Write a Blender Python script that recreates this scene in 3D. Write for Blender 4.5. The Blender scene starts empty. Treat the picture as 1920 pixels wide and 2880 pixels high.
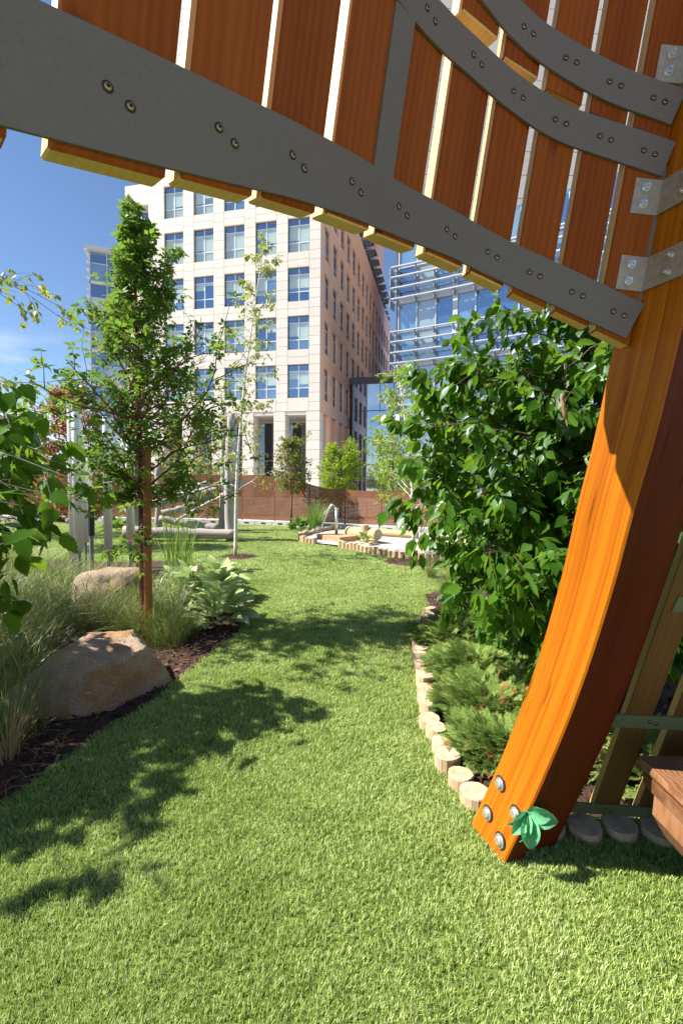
import bpy, math, random
import numpy as np
from mathutils import Vector, Matrix
rnd = random.Random(7); rng = np.random.default_rng(7)
scene = bpy.context.scene
COL = scene.collection
R = math.radians
# ------------------------------------------------------------------ camera, sky, sun, exposure
EYE = 1.5; FPX = 1280.0; PITCH = R(2.5); ROLL = R(0.5); SHIFT = -0.0118
cd = bpy.data.cameras.new('camera'); cam = bpy.data.objects.new('camera', cd); COL.objects.link(cam)
cd.sensor_fit = 'VERTICAL'; cd.sensor_height = 36.0; cd.lens = 36.0*FPX/2880.0
cd.shift_y = SHIFT; cd.clip_start = 0.02; cd.clip_end = 3000
Mcam = Matrix.Rotation(R(90)-PITCH, 4, 'X') @ Matrix.Rotation(ROLL, 4, 'Z')
Mcam.translation = (0, 0, EYE); cam.matrix_world = Mcam
scene.camera = cam
SUN_EL = R(47.5); SUN_H = (-0.998, -0.06)
world = bpy.data.worlds.new('World'); scene.world = world; world.use_nodes = True
wn = world.node_tree.nodes; wl = world.node_tree.links
for n in list(wn): wn.remove(n)
wo = wn.new('ShaderNodeOutputWorld'); bg = wn.new('ShaderNodeBackground'); sky = wn.new('ShaderNodeTexSky')
sky.sky_type = 'NISHITA'; sky.sun_disc = False; sky.sun_elevation = SUN_EL
sky.sun_rotation = math.atan2(SUN_H[0], SUN_H[1]) % (2*math.pi)
sky.air_density = 0.9; sky.dust_density = 0.0; sky.ozone_density = 4.0; sky.altitude = 100
bg.inputs['Strength'].default_value = 0.066
tcw = wn.new('ShaderNodeTexCoord'); mpw = wn.new('ShaderNodeMapping'); mpw.inputs['Scale'].default_value = (1.0, 1.0, 3.2)
nzw = wn.new('ShaderNodeTexNoise'); nzw.inputs['Scale'].default_value = 3.1; nzw.inputs['Detail'].default_value = 9; nzw.inputs['Roughness'].default_value = 0.58
crw = wn.new('ShaderNodeValToRGB'); crw.color_ramp.elements[0].position = 0.52; crw.color_ramp.elements[1].position = 0.68
sxw = wn.new('ShaderNodeSeparateXYZ'); mrw = wn.new('ShaderNodeMapRange')
mrw.inputs[1].default_value = 0.12; mrw.inputs[2].default_value = 0.27; mrw.inputs[3].default_value = 1; mrw.inputs[4].default_value = 0
mlw = wn.new('ShaderNodeMath'); mlw.operation = 'MULTIPLY'
mxw = wn.new('ShaderNodeMix'); mxw.data_type = 'RGBA'; mxw.inputs[7].default_value = (8.0, 8.0, 8.2, 1)
wl.new(tcw.outputs['Generated'], mpw.inputs['Vector']); wl.new(mpw.outputs[0], nzw.inputs['Vector']); wl.new(nzw.outputs[0], crw.inputs[0])
wl.new(tcw.outputs['Generated'], sxw.inputs[0]); wl.new(sxw.outputs[2], mrw.inputs[0])
wl.new(crw.outputs[0], mlw.inputs[0]); wl.new(mrw.outputs[0], mlw.inputs[1]); wl.new(mlw.outputs[0], mxw.inputs[0])
wl.new(sky.outputs[0], mxw.inputs[6]); wl.new(mxw.outputs[2], bg.inputs['Color']); wl.new(bg.outputs[0], wo.inputs['Surface'])
sd = bpy.data.lights.new('sun', 'SUN'); sd.energy = 5.0; sd.angle = R(0.53); sd.color = (1.0, 0.95, 0.86)
sun = bpy.data.objects.new('sun', sd); COL.objects.link(sun)
TOSUN = Vector((SUN_H[0]*math.cos(SUN_EL), SUN_H[1]*math.cos(SUN_EL), math.sin(SUN_EL)))
sun.rotation_euler = TOSUN.to_track_quat('Z', 'Y').to_euler(); sun.location = (-10, -2, 15)
scene.render.engine = 'CYCLES'
vs = scene.view_settings; vs.view_transform = 'Standard'; vs.look = 'None'; vs.exposure = 1.32; vs.gamma = 1
scene.render.resolution_x = 682; scene.render.resolution_y = 1024
cy = scene.cycles; cy.max_bounces = 8; cy.transparent_max_bounces = 12; cy.diffuse_bounces = 4; cy.glossy_bounces = 3; cy.transmission_bounces = 5

# ------------------------------------------------------------------ helpers: pixels to directions (photo seen at 1568 wide)
M3 = Mcam.to_3x3()
def ray(px, py):
    x, y = px*1.22449, py*1.22449
    return M3 @ Vector(((x-960)/FPX, (1440-y)/FPX + SHIFT*2880/FPX, -1))
def G(px, py, z=0.0):                    # a point on the level z seen at that pixel
    d = ray(px, py); t = (z-EYE)/d.z
    return Vector((0, 0, EYE)) + d*t
def W(px, py, Y):                        # a point at the distance Y seen at that pixel
    d = ray(px, py); return Vector((0, 0, EYE)) + d*(Y/d.y)

# ------------------------------------------------------------------ helpers: materials
def newmat(name):
    m = bpy.data.materials.new(name); m.use_nodes = True
    for n in list(m.node_tree.nodes): m.node_tree.nodes.remove(n)
    nt = m.node_tree
    return m, nt.nodes, nt.links
def out(N, L, sh):
    o = N.new('ShaderNodeOutputMaterial'); L.new(sh, o.inputs['Surface']); return o
def c4(c): return (c[0], c[1], c[2], 1)
def noise(N, L, scale, detail=4, coord='Object', stretch=None, rough=0.55):
    tc = N.new('ShaderNodeTexCoord'); v = tc.outputs[coord]
    if stretch:
        mp = N.new('ShaderNodeMapping'); mp.inputs['Scale'].default_value = stretch; L.new(v, mp.inputs[0]); v = mp.outputs[0]
    n = N.new('ShaderNodeTexNoise'); n.inputs['Scale'].default_value = scale; n.inputs['Detail'].default_value = detail
    n.inputs['Roughness'].default_value = rough; L.new(v, n.inputs['Vector']); return n.outputs[0]
def ramp(N, L, fac, stops):
    r = N.new('ShaderNodeValToRGB'); e = r.color_ramp.elements
    e[0].position = stops[0][0]; e[0].color = c4(stops[0][1]); e[1].position = stops[-1][0]; e[1].color = c4(stops[-1][1])
    for p, c in stops[1:-1]:
        k = e.new(p); k.color = c4(c)
    L.new(fac, r.inputs[0]); return r.outputs[0]
def mixc(N, L, fac, a, b, mode='MIX'):
    m = N.new('ShaderNodeMix'); m.data_type = 'RGBA'; m.blend_type = mode
    for sock, v in ((0, fac), (6, a), (7, b)):
        if isinstance(v, (int, float)): m.inputs[sock].default_value = v
        elif isinstance(v, tuple): m.inputs[sock].default_value = c4(v)
        else: L.new(v, m.inputs[sock])
    return m.outputs[2]
def math_(N, L, op, a, b=0.0):
    m = N.new('ShaderNodeMath'); m.operation = op
    for i, v in enumerate((a, b)):
        if isinstance(v, (int, float)): m.inputs[i].default_value = v
        else: L.new(v, m.inputs[i])
    return m.outputs[0]
def pbsdf(N, L, col, rough=0.6, metal=0.0, spec=0.5, bump=None, bstr=0.2, bdist=0.01):
    p = N.new('ShaderNodeBsdfPrincipled')
    if isinstance(col, tuple): p.inputs['Base Color'].default_value = c4(col)
    else: L.new(col, p.inputs['Base Color'])
    if isinstance(rough, (int, float)): p.inputs['Roughness'].default_value = rough
    else: L.new(rough, p.inputs['Roughness'])
    p.inputs['Metallic'].default_value = metal; p.inputs['Specular IOR Level'].default_value = spec
    if bump is not None:
        b = N.new('ShaderNodeBump'); b.inputs['Strength'].default_value = bstr; b.inputs['Distance'].default_value = bdist
        L.new(bump, b.inputs['Height']); L.new(b.outputs[0], p.inputs['Normal'])
    return p
def simple(name, col, rough=0.6, metal=0.0, spec=0.5, nscale=0, namp=0.25, bump=0.0, stretch=None, bdist=0.01):
    m, N, L = newmat(name); c = col; b = None
    if nscale:
        n = noise(N, L, nscale, 6, 'Object', stretch); b = n
        c = ramp(N, L, n, [(0.25, tuple(x*(1-namp) for x in col)), (0.75, tuple(min(1, x*(1+namp)) for x in col))])
    p = pbsdf(N, L, c, rough, metal, spec, b if bump else None, bump, bdist); out(N, L, p.outputs[0]); return m
def leafmat(name, dark, light, trans=(0.3, 0.45, 0.05), tw=0.45, gloss=0.1, grough=0.45):
    m, N, L = newmat(name)
    a = N.new('ShaderNodeAttribute'); a.attribute_name = 'tone'
    oi = N.new('ShaderNodeObjectInfo')
    f = math_(N, L, 'ADD', math_(N, L, 'MULTIPLY', a.outputs['Fac'], 0.8), math_(N, L, 'MULTIPLY', oi.outputs['Random'], 0.2))
    col = ramp(N, L, f, [(0.0, dark), (1.0, light)])
    d = N.new('ShaderNodeBsdfDiffuse'); L.new(col, d.inputs[0])
    t = N.new('ShaderNodeBsdfTranslucent'); L.new(mixc(N, L, 0.5, col, trans), t.inputs[0])
    g = N.new('ShaderNodeBsdfGlossy'); g.inputs['Roughness'].default_value = grough; g.inputs['Color'].default_value = (0.9, 0.95, 1, 1)
    m1 = N.new('ShaderNodeMixShader'); m1.inputs[0].default_value = tw; L.new(d.outputs[0], m1.inputs[1]); L.new(t.outputs[0], m1.inputs[2])
    fr = N.new('ShaderNodeFresnel'); fr.inputs[0].default_value = 1.4
    m2 = N.new('ShaderNodeMixShader'); L.new(math_(N, L, 'MULTIPLY', fr.outputs[0], gloss*2.2), m2.inputs[0])
    L.new(m1.outputs[0], m2.inputs[1]); L.new(g.outputs[0], m2.inputs[2]); out(N, L, m2.outputs[0]); return m
def woodmat(name, dark, mid, light, rough=0.45, lam=0.0, scale=1.0, coat=0.0, uv=False, knots=True, spec=0.4, wave=0.14):
    # grain runs along the local z axis (or along v of the UV map)
    m, N, L = newmat(name); tc = N.new('ShaderNodeTexCoord')
    src = tc.outputs['UV'] if uv else tc.outputs['Object']
    oi = N.new('ShaderNodeObjectInfo'); off = N.new('ShaderNodeVectorMath'); off.operation = 'ADD'
    cx = N.new('ShaderNodeCombineXYZ'); k = math_(N, L, 'MULTIPLY', oi.outputs['Random'], 37.0)
    for i in range(3): L.new(k, cx.inputs[i])
    L.new(src, off.inputs[0]); L.new(cx.outputs[0], off.inputs[1]); vec = off.outputs[0]
    lamf = None
    if lam:
        sx = N.new('ShaderNodeSeparateXYZ'); L.new(src, sx.inputs[0])
        fl = math_(N, L, 'FLOOR', math_(N, L, 'MULTIPLY', sx.outputs[0], lam))
        wn_ = N.new('ShaderNodeTexWhiteNoise'); wn_.noise_dimensions = '1D'; L.new(fl, wn_.inputs['W'])
        cl = N.new('ShaderNodeCombineXYZ'); L.new(math_(N, L, 'MULTIPLY', fl, 7.31), cl.inputs[1]); L.new(math_(N, L, 'MULTIPLY', fl, 3.7), cl.inputs[2])
        ad = N.new('ShaderNodeVectorMath'); ad.operation = 'ADD'; L.new(vec, ad.inputs[0]); L.new(cl.outputs[0], ad.inputs[1]); vec = ad.outputs[0]
        lamf = wn_.outputs['Value']
    mp = N.new('ShaderNodeMapping'); st = (1, 0.045, 1) if uv else (1, 1, 0.045)
    mp.inputs['Scale'].default_value = st; L.new(vec, mp.inputs[0])
    n1 = N.new('ShaderNodeTexNoise'); n1.inputs['Scale'].default_value = 9*scale; n1.inputs['Detail'].default_value = 3; L.new(mp.outputs[0], n1.inputs[0])
    wv = N.new('ShaderNodeTexWave'); wv.wave_type = 'BANDS'; wv.bands_direction = 'X'; wv.inputs['Scale'].default_value = 15*scale
    wv.inputs['Distortion'].default_value = 9; wv.inputs['Detail'].default_value = 3; wv.inputs['Detail Scale'].default_value = 0.7; L.new(mp.outputs[0], wv.inputs[0])
    n2 = N.new('ShaderNodeTexNoise'); n2.inputs['Scale'].default_value = 150*scale; n2.inputs['Detail'].default_value = 2; L.new(mp.outputs[0], n2.inputs[0])
    f = math_(N, L, 'ADD', math_(N, L, 'MULTIPLY', wv.outputs['Fac'], wave), math_(N, L, 'ADD', math_(N, L, 'MULTIPLY', n1.outputs[0], 0.85-wave), math_(N, L, 'MULTIPLY', n2.outputs[0], 0.25)))
    if lamf is not None:
        n3 = N.new('ShaderNodeTexNoise'); n3.inputs['Scale'].default_value = 20; n3.inputs['Detail'].default_value = 5; n3.inputs['Roughness'].default_value = 0.7; L.new(mp.outputs[0], n3.inputs[0])
        f = math_(N, L, 'ADD', math_(N, L, 'MULTIPLY', f, 0.60), math_(N, L, 'ADD', math_(N, L, 'MULTIPLY', lamf, 0.22), math_(N, L, 'MULTIPLY', math_(N, L, 'SUBTRACT', n3.outputs[0], 0.40), 1.25)))
        gf = math_(N, L, 'FRACT', math_(N, L, 'MULTIPLY', sx.outputs[0], lam)); gl_ = math_(N, L, 'LESS_THAN', gf, 0.035)
        f = math_(N, L, 'SUBTRACT', f, math_(N, L, 'MULTIPLY', gl_, 0.22))
    col = ramp(N, L, f, [(0.25, dark), (0.5, mid), (0.75, light)])
    if knots:
        mk = N.new('ShaderNodeMapping'); mk.inputs['Scale'].default_value = (6, 2.2, 6) if uv else (6, 6, 2.2); L.new(vec, mk.inputs[0])
        vo = N.new('ShaderNodeTexVoronoi'); vo.inputs['Scale'].default_value = 1.0*scale; L.new(mk.outputs[0], vo.inputs[0])
        kf = N.new('ShaderNodeMapRange'); kf.inputs[1].default_value = 0.07; kf.inputs[2].default_value = 0.15; kf.inputs[3].default_value = 0.8; kf.inputs[4].default_value = 0
        L.new(vo.outputs['Distance'], kf.inputs[0]); col = mixc(N, L, kf.outputs[0], col, tuple(x*0.28 for x in dark))
    col = mixc(N, L, 0.28, col, ramp(N, L, oi.outputs['Random'], [(0, dark), (1, light)]))
    p = pbsdf(N, L, col, rough, 0, spec, f, 0.25, 0.002)
    if coat: p.inputs['Coat Weight'].default_value = coat; p.inputs['Coat Roughness'].default_value = 0.2
    out(N, L, p.outputs[0]); return m

# ------------------------------------------------------------------ helpers: meshes and objects
def link(o, parent=None):
    COL.objects.link(o)
    if parent is not None: o.parent = parent
    return o
def mesh(name, v, f, mats=None, smooth=False, mi=None, tone=None, uv=None):
    me = bpy.data.meshes.new(name)
    if isinstance(v, np.ndarray):
        f = np.asarray(f); k = f.shape[1]
        me.vertices.add(len(v)); me.vertices.foreach_set('co', np.ascontiguousarray(v, dtype=np.float32).ravel())
        me.loops.add(f.size); me.loops.foreach_set('vertex_index', np.ascontiguousarray(f, dtype=np.int32).ravel())
        me.polygons.add(len(f)); me.polygons.foreach_set('loop_start', np.arange(0, f.size, k, dtype=np.int32))
        me.update(calc_edges=True)
    else:
        me.from_pydata([tuple(p) for p in v], [], f); me.update()
    if smooth: me.polygons.foreach_set('use_smooth', np.ones(len(me.polygons), dtype=bool))
    for m in (mats if isinstance(mats, (list, tuple)) else [mats]):
        if m: me.materials.append(m)
    if mi is not None: me.polygons.foreach_set('material_index', np.asarray(mi, dtype=np.int32))
    if tone is not None:
        a = me.attributes.new('tone', 'FLOAT', 'POINT'); a.data.foreach_set('value', np.ascontiguousarray(tone, dtype=np.float32))
    if uv is not None:
        l = me.uv_layers.new(name='UVMap'); idx = np.empty(len(me.loops), dtype=np.int32); me.loops.foreach_get('vertex_index', idx)
        l.data.foreach_set('uv', np.asarray(uv, dtype=np.float32)[idx].ravel())
    return me
def ob(name, me, parent=None, mw=None):
    o = link(bpy.data.objects.new(name, me), parent)
    if mw is not None: o.matrix_local = mw
    return o
def tag(o, label, cat, group=None):
    o['label'] = label; o['category'] = cat
    if group: o['group'] = group
    return o
def empty(name, loc, rz=0.0):
    o = link(bpy.data.objects.new(name, None)); o.location = loc; o.rotation_euler = (0, 0, rz); o.empty_display_size = 0.1; return o
def struct(o): o['kind'] = 'structure'; return o
def stuff(o): o['kind'] = 'stuff'; return o
def copy_tree(o, parent=None):
    c = o.copy(); COL.objects.link(c); c.parent = parent
    for ch in list(o.children): copy_tree(ch, c)
    return c
class MB:                                # collects shapes into one mesh
    def __init__(s): s.v = []; s.f = []; s.m = []
    def add(s, v, f, mi=0):
        o = len(s.v); s.v += [tuple(p) for p in v]; s.f += [tuple(i+o for i in q) for q in f]; s.m += [mi]*len(f); return s
    def box(s, lo, hi, mi=0, ch=0.0):
        v, f = boxgeo(lo, hi, ch); return s.add(v, f, mi)
    def tube(s, pts, rad, n=8, mi=0, cap=True):
        v, f = tubegeo(pts, rad, n, cap); return s.add(v, f, mi)
    def me(s, name, mats, smooth=False): return mesh(name, s.v, s.f, mats, smooth, s.m)
def boxgeo(lo, hi, ch=0.0):
    (x0, y0, z0), (x1, y1, z1) = lo, hi
    if not ch:
        v = [(x0,y0,z0),(x1,y0,z0),(x1,y1,z0),(x0,y1,z0),(x0,y0,z1),(x1,y0,z1),(x1,y1,z1),(x0,y1,z1)]
        return v, [(0,3,2,1),(4,5,6,7),(0,1,5,4),(1,2,6,5),(2,3,7,6),(3,0,4,7)]
    c = ch; ring = [(x0+c,y0),(x1-c,y0),(x1,y0+c),(x1,y1-c),(x1-c,y1),(x0+c,y1),(x0,y1-c),(x0,y0+c)]
    inn = [(x0+c,y0+c),(x1-c,y0+c),(x1-c,y0+c),(x1-c,y1-c),(x1-c,y1-c),(x0+c,y1-c),(x0+c,y1-c),(x0+c,y0+c)]
    inn = [(min(max(a, x0+c), x1-c), min(max(b, y0+c), y1-c)) for a, b in ring]
    q = [(x0+c,y0+c),(x1-c,y0+c),(x1-c,y1-c),(x0+c,y1-c)]
    v = [(a,b,z0+c) for a,b in ring] + [(a,b,z1-c) for a,b in ring] + [(a,b,z0) for a,b in q] + [(a,b,z1) for a,b in q]
    f = [(i,(i+1)%8,8+(i+1)%8,8+i) for i in range(8)] + [(19-0,18,17,16)[::-1], (16,19,18,17)[::-1]][:1]
    f.append((19,18,17,16)); f = f[:8]
    f += [(20,21,22,23), (19,18,17,16)]
    m = [0,0,1,1,2,2,3,3]; order = [(0,1,0,1),(2,3,1,2),(4,5,2,3),(6,7,3,0)]
    m8 = {0:0,1:1,2:1,3:2,4:2,5:3,6:3,7:0}
    for i in range(8):
        j = (i+1) % 8; a, b = m8[i], m8[j]
        if a == b:
            f.append((8+i, 8+j, 20+a)); f.append((j, i, 16+a))
        else:
            f.append((8+i, 8+j, 20+b, 20+a)); f.append((j, i, 16+a, 16+b))
    return v, f
def tubegeo(pts, rad, n=8, cap=True):
    pts = [Vector(p) for p in pts]; N_ = len(pts); v = []; f = []; ref = None
    for i, p in enumerate(pts):
        t = (pts[min(i+1, N_-1)] - pts[max(i-1, 0)])
        t = t.normalized() if t.length > 1e-9 else Vector((0, 0, 1))
        if ref is None: ref = Vector((1, 0, 0)) if abs(t.x) < 0.8 else Vector((0, 1, 0))
        a = (ref - t*ref.dot(t)).normalized(); ref = a; b = t.cross(a)
        r = rad[i] if isinstance(rad, (list, tuple)) else rad
        for k in range(n):
            th = 2*math.pi*k/n; v.append(p + a*(r*math.cos(th)) + b*(r*math.sin(th)))
    for i in range(N_-1):
        for k in range(n):
            k2 = (k+1) % n; f.append((i*n+k, i*n+k2, (i+1)*n+k2, (i+1)*n+k))
    if cap: f.append(tuple(range(n))[::-1]); f.append(tuple(range((N_-1)*n, N_*n)))
    return v, f
def scatter(base_v, base_f, pos, mats3, scl, tone):
    # many copies of a small shape in one mesh
    n, k = len(pos), len(base_v)
    V = np.einsum('nij,kj->nki', mats3, base_v)*scl[:, None, None] + pos[:, None, :]
    F = base_f[None, :, :] + (np.arange(n)*k)[:, None, None]
    return V.reshape(-1, 3), F.reshape(-1, base_f.shape[1]), np.repeat(tone, k)
def frames(yv, nv):
    # rows: columns x, y (along yv), z (near nv)
    y = yv/np.linalg.norm(yv, axis=1, keepdims=True); x = np.cross(y, nv); x /= np.maximum(np.linalg.norm(x, axis=1, keepdims=True), 1e-6)
    z = np.cross(x, y); return np.stack([x, y, z], axis=2)
def interp(tab, z):
    a = np.array(tab); return [float(np.interp(z, a[:, 0], a[:, i])) for i in range(1, a.shape[1])]
def smooth_tab(tab, z):                  # monotone-ish smooth interpolation of table columns
    a = np.array(tab); zs = np.linspace(z-0.18, z+0.18, 13); w = np.hanning(15)[1:-1]; w /= w.sum()
    def at(q, i):
        if q < a[0, 0]: return a[0, i] + (q-a[0, 0])*(a[1, i]-a[0, i])/(a[1, 0]-a[0, 0])
        return np.interp(q, a[:, 0], a[:, i])
    return [float(sum(w[j]*at(q, i) for j, q in enumerate(zs))) for i in range(1, a.shape[1])]
def inpoly(px, py, poly):
    px = np.asarray(px); py = np.asarray(py); c = np.zeros(px.shape, bool); n = len(poly)
    for i in range(n):
        x1, y1 = poly[i][0], poly[i][1]; x2, y2 = poly[i-1][0], poly[i-1][1]
        cond = ((y1 > py) != (y2 > py)) & (px < (x2-x1)*(py-y1)/((y2-y1) or 1e-9) + x1); c ^= cond
    return c
def resample(pts, step):
    P = [Vector(p) for p in pts]; o = [P[0]]; acc = 0.0
    for a, b in zip(P, P[1:]):
        L_ = (b-a).length; d = step-acc
        while d <= L_: o.append(a.lerp(b, d/L_)); d += step
        acc = L_-(d-step)
    return o
def catmull(P, n):
    P = [Vector(p) for p in P]; Q = [P[0]*2-P[1]] + P + [P[-1]*2-P[-2]]; o = []
    for i in range(1, len(Q)-2):
        for j in range(n):
            t = j/n; a, b, c, d = Q[i-1:i+3]
            o.append(0.5*((2*b) + (c-a)*t + (2*a-5*b+4*c-d)*t*t + (3*b-a-3*c+d)*t**3))
    o.append(P[-1]); return o

# ------------------------------------------------------------------ materials
M = {}
M['soil'] = simple('street_paving', (0.42, 0.40, 0.37), 0.9, nscale=2.0, namp=0.15)
M['turf_base'] = simple('turf_backing', (0.11, 0.15, 0.028), 0.95, nscale=9, namp=0.4)
M['mulch'] = simple('mulch', (0.055, 0.024, 0.014), 0.95, nscale=60, namp=0.6, bump=0.8, bdist=0.03)
M['chip'] = None
M['sand'] = simple('play_sand', (0.40, 0.375, 0.335), 0.95, nscale=25, namp=0.12, bump=0.5, bdist=0.02)
M['stub'] = woodmat('peeled_log', (0.27, 0.17, 0.09), (0.44, 0.31, 0.18), (0.55, 0.43, 0.29), 0.75, scale=1.5)
M['steel'] = simple('grey_coated_steel', (0.150, 0.122, 0.110), 0.6, 0.0, 0.4, nscale=220, namp=0.12, bump=0.08, bdist=0.001)
M['olive_steel'] = simple('olive_coated_steel', (0.13, 0.15, 0.075), 0.5, 0.0, 0.4, nscale=90, namp=0.15)
M['stainless'] = simple('stainless', (0.62, 0.61, 0.60), 0.34, 0.8, nscale=40, namp=0.12)
M['bracket'] = simple('brushed_bracket', (0.36, 0.30, 0.245), 0.5, 0.35, nscale=60, namp=0.2)
M['brass'] = simple('brass_screw', (0.36, 0.25, 0.10), 0.35, 0.9)
M['darkring'] = simple('dark_recess', (0.015, 0.012, 0.01), 0.7)
M['slat'] = woodmat('stained_cedar', (0.150, 0.026, 0.003), (0.235, 0.048, 0.004), (0.32, 0.082, 0.007), 0.55, scale=1.0, spec=0.15)
M['slat_lit_edge'] = woodmat('cedar_lit_edge', (0.50, 0.26, 0.085), (0.62, 0.37, 0.145), (0.70, 0.47, 0.21), 0.6, scale=1.2, knots=False)  # sunlight on slat edges and ends painted in as paler cedar
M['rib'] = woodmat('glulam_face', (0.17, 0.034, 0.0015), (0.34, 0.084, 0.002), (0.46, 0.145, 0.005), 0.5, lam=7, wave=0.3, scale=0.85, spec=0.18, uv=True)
M['rib_shaded'] = woodmat('glulam_shaded', (0.055, 0.007, 0.002), (0.085, 0.012, 0.003), (0.12, 0.020, 0.005), 0.55, scale=0.8, spec=0.12, uv=True)  # same glulam, darkened in colour for the sides turned from the sun
M['slat_low'] = woodmat('brown_cedar', (0.085, 0.036, 0.009), (0.13, 0.058, 0.013), (0.18, 0.085, 0.022), 0.5, scale=1.0)
M['slat_low_lit_edge'] = woodmat('brown_cedar_lit_edge', (0.34, 0.19, 0.05), (0.44, 0.26, 0.08), (0.52, 0.33, 0.12), 0.6, scale=1.2, knots=False)  # sunlit edges of the lower slats put into a lighter brown
M['bench'] = woodmat('weathered_cedar', (0.10, 0.036, 0.014), (0.20, 0.082, 0.032), (0.28, 0.135, 0.062), 0.7, wave=0.35, scale=1.2)
M['deck'] = woodmat('deck_board', (0.38, 0.20, 0.11), (0.47, 0.27, 0.16), (0.55, 0.35, 0.22), 0.7, scale=1.0)
M['greylog'] = woodmat('silvered_log', (0.17, 0.14, 0.12), (0.34, 0.30, 0.27), (0.48, 0.44, 0.41), 0.85, scale=0.8, wave=0.3)
M['rawlog'] = woodmat('fresh_log', (0.40, 0.25, 0.11), (0.52, 0.35, 0.17), (0.60, 0.43, 0.23), 0.7, scale=0.9)
M['stake'] = woodmat('treated_stake', (0.22, 0.075, 0.018), (0.34, 0.13, 0.035), (0.42, 0.19, 0.06), 0.6, scale=1.3)
M['chime'] = simple('brushed_aluminium', (0.93, 0.94, 0.95), 0.5, 0.35, nscale=6, namp=0.08, stretch=(1, 1, 0.1))
M['black'] = simple('black_rubber', (0.02, 0.02, 0.022), 0.5)
M['curb'] = simple('pale_stone', (0.55, 0.54, 0.52), 0.85, nscale=5, namp=0.15)
M['rope'] = simple('rope', (0.5, 0.45, 0.38), 0.9, nscale=80, namp=0.2)
M['bark_birch'] = simple('white_birch_bark', (0.66, 0.62, 0.55), 0.8, nscale=9, namp=0.35, stretch=(1, 1, 2.2))
M['bark_paper'] = simple('peeling_maple_bark', (0.17, 0.050, 0.028), 0.6, nscale=22, namp=0.6, bump=0.8, stretch=(1, 1, 0.5), bdist=0.02)
M['bark_dark'] = simple('dark_bark', (0.09, 0.055, 0.035), 0.85, nscale=25, namp=0.4)
M['bark_tan'] = simple('tan_bark', (0.25, 0.13, 0.07), 0.85, nscale=25, namp=0.4)
M['lf_maple'] = leafmat('maple_leaf', (0.040, 0.105, 0.013), (0.17, 0.31, 0.035), (0.34, 0.52, 0.05), 0.40, 0.06)
M['lf_birch'] = leafmat('birch_leaf', (0.022, 0.070, 0.008), (0.10, 0.22, 0.018), (0.34, 0.60, 0.035), 0.42, 0.035, 0.45)
M['lf_near'] = leafmat('near_birch_leaf', (0.035, 0.100, 0.010), (0.100, 0.22, 0.020), (0.36, 0.56, 0.04), 0.45, 0.05, 0.4)
M['lf_yellow'] = leafmat('sparse_birch_leaf', (0.11, 0.19, 0.020), (0.34, 0.36, 0.06), (0.55, 0.60, 0.06), 0.42, 0.04)
M['lf_lime'] = leafmat('lime_leaf', (0.12, 0.23, 0.016), (0.30, 0.42, 0.03), (0.55, 0.68, 0.04), 0.42, 0.05)
M['lf_olive'] = leafmat('olive_leaf', (0.06, 0.12, 0.02), (0.24, 0.25, 0.045), (0.42, 0.46, 0.06), 0.40, 0.08)
M['lf_russet'] = leafmat('russet_leaf', (0.16, 0.060, 0.015), (0.42, 0.19, 0.03), (0.6, 0.28, 0.04), 0.4, 0.05)
M['lf_lamb'] = leafmat('felted_leaf', (0.30, 0.40, 0.15), (0.56, 0.66, 0.34), (0.42, 0.55, 0.2), 0.25, 0.0)
M['lf_hosta'] = leafmat('low_leaf', (0.10, 0.21, 0.04), (0.26, 0.40, 0.10), (0.4, 0.6, 0.1), 0.3, 0.05)
M['lf_juniper'] = leafmat('juniper_scale', (0.10, 0.18, 0.040), (0.37, 0.47, 0.125), (0.22, 0.36, 0.06), 0.25, 0.04)
M['lf_junbrown'] = leafmat('dry_juniper', (0.24, 0.11, 0.045), (0.36, 0.18, 0.07), (0.4, 0.2, 0.06), 0.2, 0.0)
M['gr_wisp'] = leafmat('wispy_grass', (0.035, 0.080, 0.010), (0.30, 0.32, 0.105), (0.36, 0.46, 0.08), 0.35, 0.03)
M['gr_blue'] = leafmat('blue_grass', (0.10, 0.17, 0.09), (0.26, 0.36, 0.22), (0.3, 0.45, 0.2), 0.3, 0.05)
M['gr_green'] = leafmat('tall_green_grass', (0.09, 0.20, 0.03), (0.30, 0.42, 0.10), (0.4, 0.6, 0.1), 0.35, 0.05)
M['gr_dry'] = leafmat('dry_grass', (0.30, 0.20, 0.08), (0.55, 0.42, 0.22), (0.5, 0.4, 0.2), 0.3, 0.0)
M['paper_leaf'] = leafmat('green_cloth_leaf', (0.10, 0.36, 0.16), (0.20, 0.52, 0.28), (0.1, 0.6, 0.15), 0.25, 0.05)
M['tower_white'] = simple('white_cladding', (0.44, 0.425, 0.39), 0.6, nscale=0.4, namp=0.05)
M['cream'] = simple('cream_stone_panel', (0.74, 0.655, 0.56), 0.62, nscale=0.7, namp=0.06)
_m, _N, _L = newmat('cream_stone_panel_varied'); _o = _N.new('ShaderNodeObjectInfo'); _n = noise(_N, _L, 1.3, 5, 'Object', (1, 1, 0.25))
_c = mixc(_N, _L, math_(_N, _L, 'MULTIPLY', _o.outputs['Random'], 0.8), (0.66, 0.595, 0.525), (0.60, 0.53, 0.46)); _c = mixc(_N, _L, 0.16, _c, ramp(_N, _L, _n, [(0.3, (0.45, 0.38, 0.30)), (0.7, (0.9, 0.84, 0.76))]))
out(_N, _L, pbsdf(_N, _L, _c, 0.6).outputs[0]); M['cream'] = _m
M['joint'] = simple('panel_joint', (0.46, 0.40, 0.34), 0.9)
M['salmon'] = simple('terracotta_panel', (0.86, 0.47, 0.30), 0.38, 0.0, 0.75, nscale=0.5, namp=0.10)
M['frame'] = simple('white_window_frame', (0.62, 0.64, 0.66), 0.5)
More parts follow.
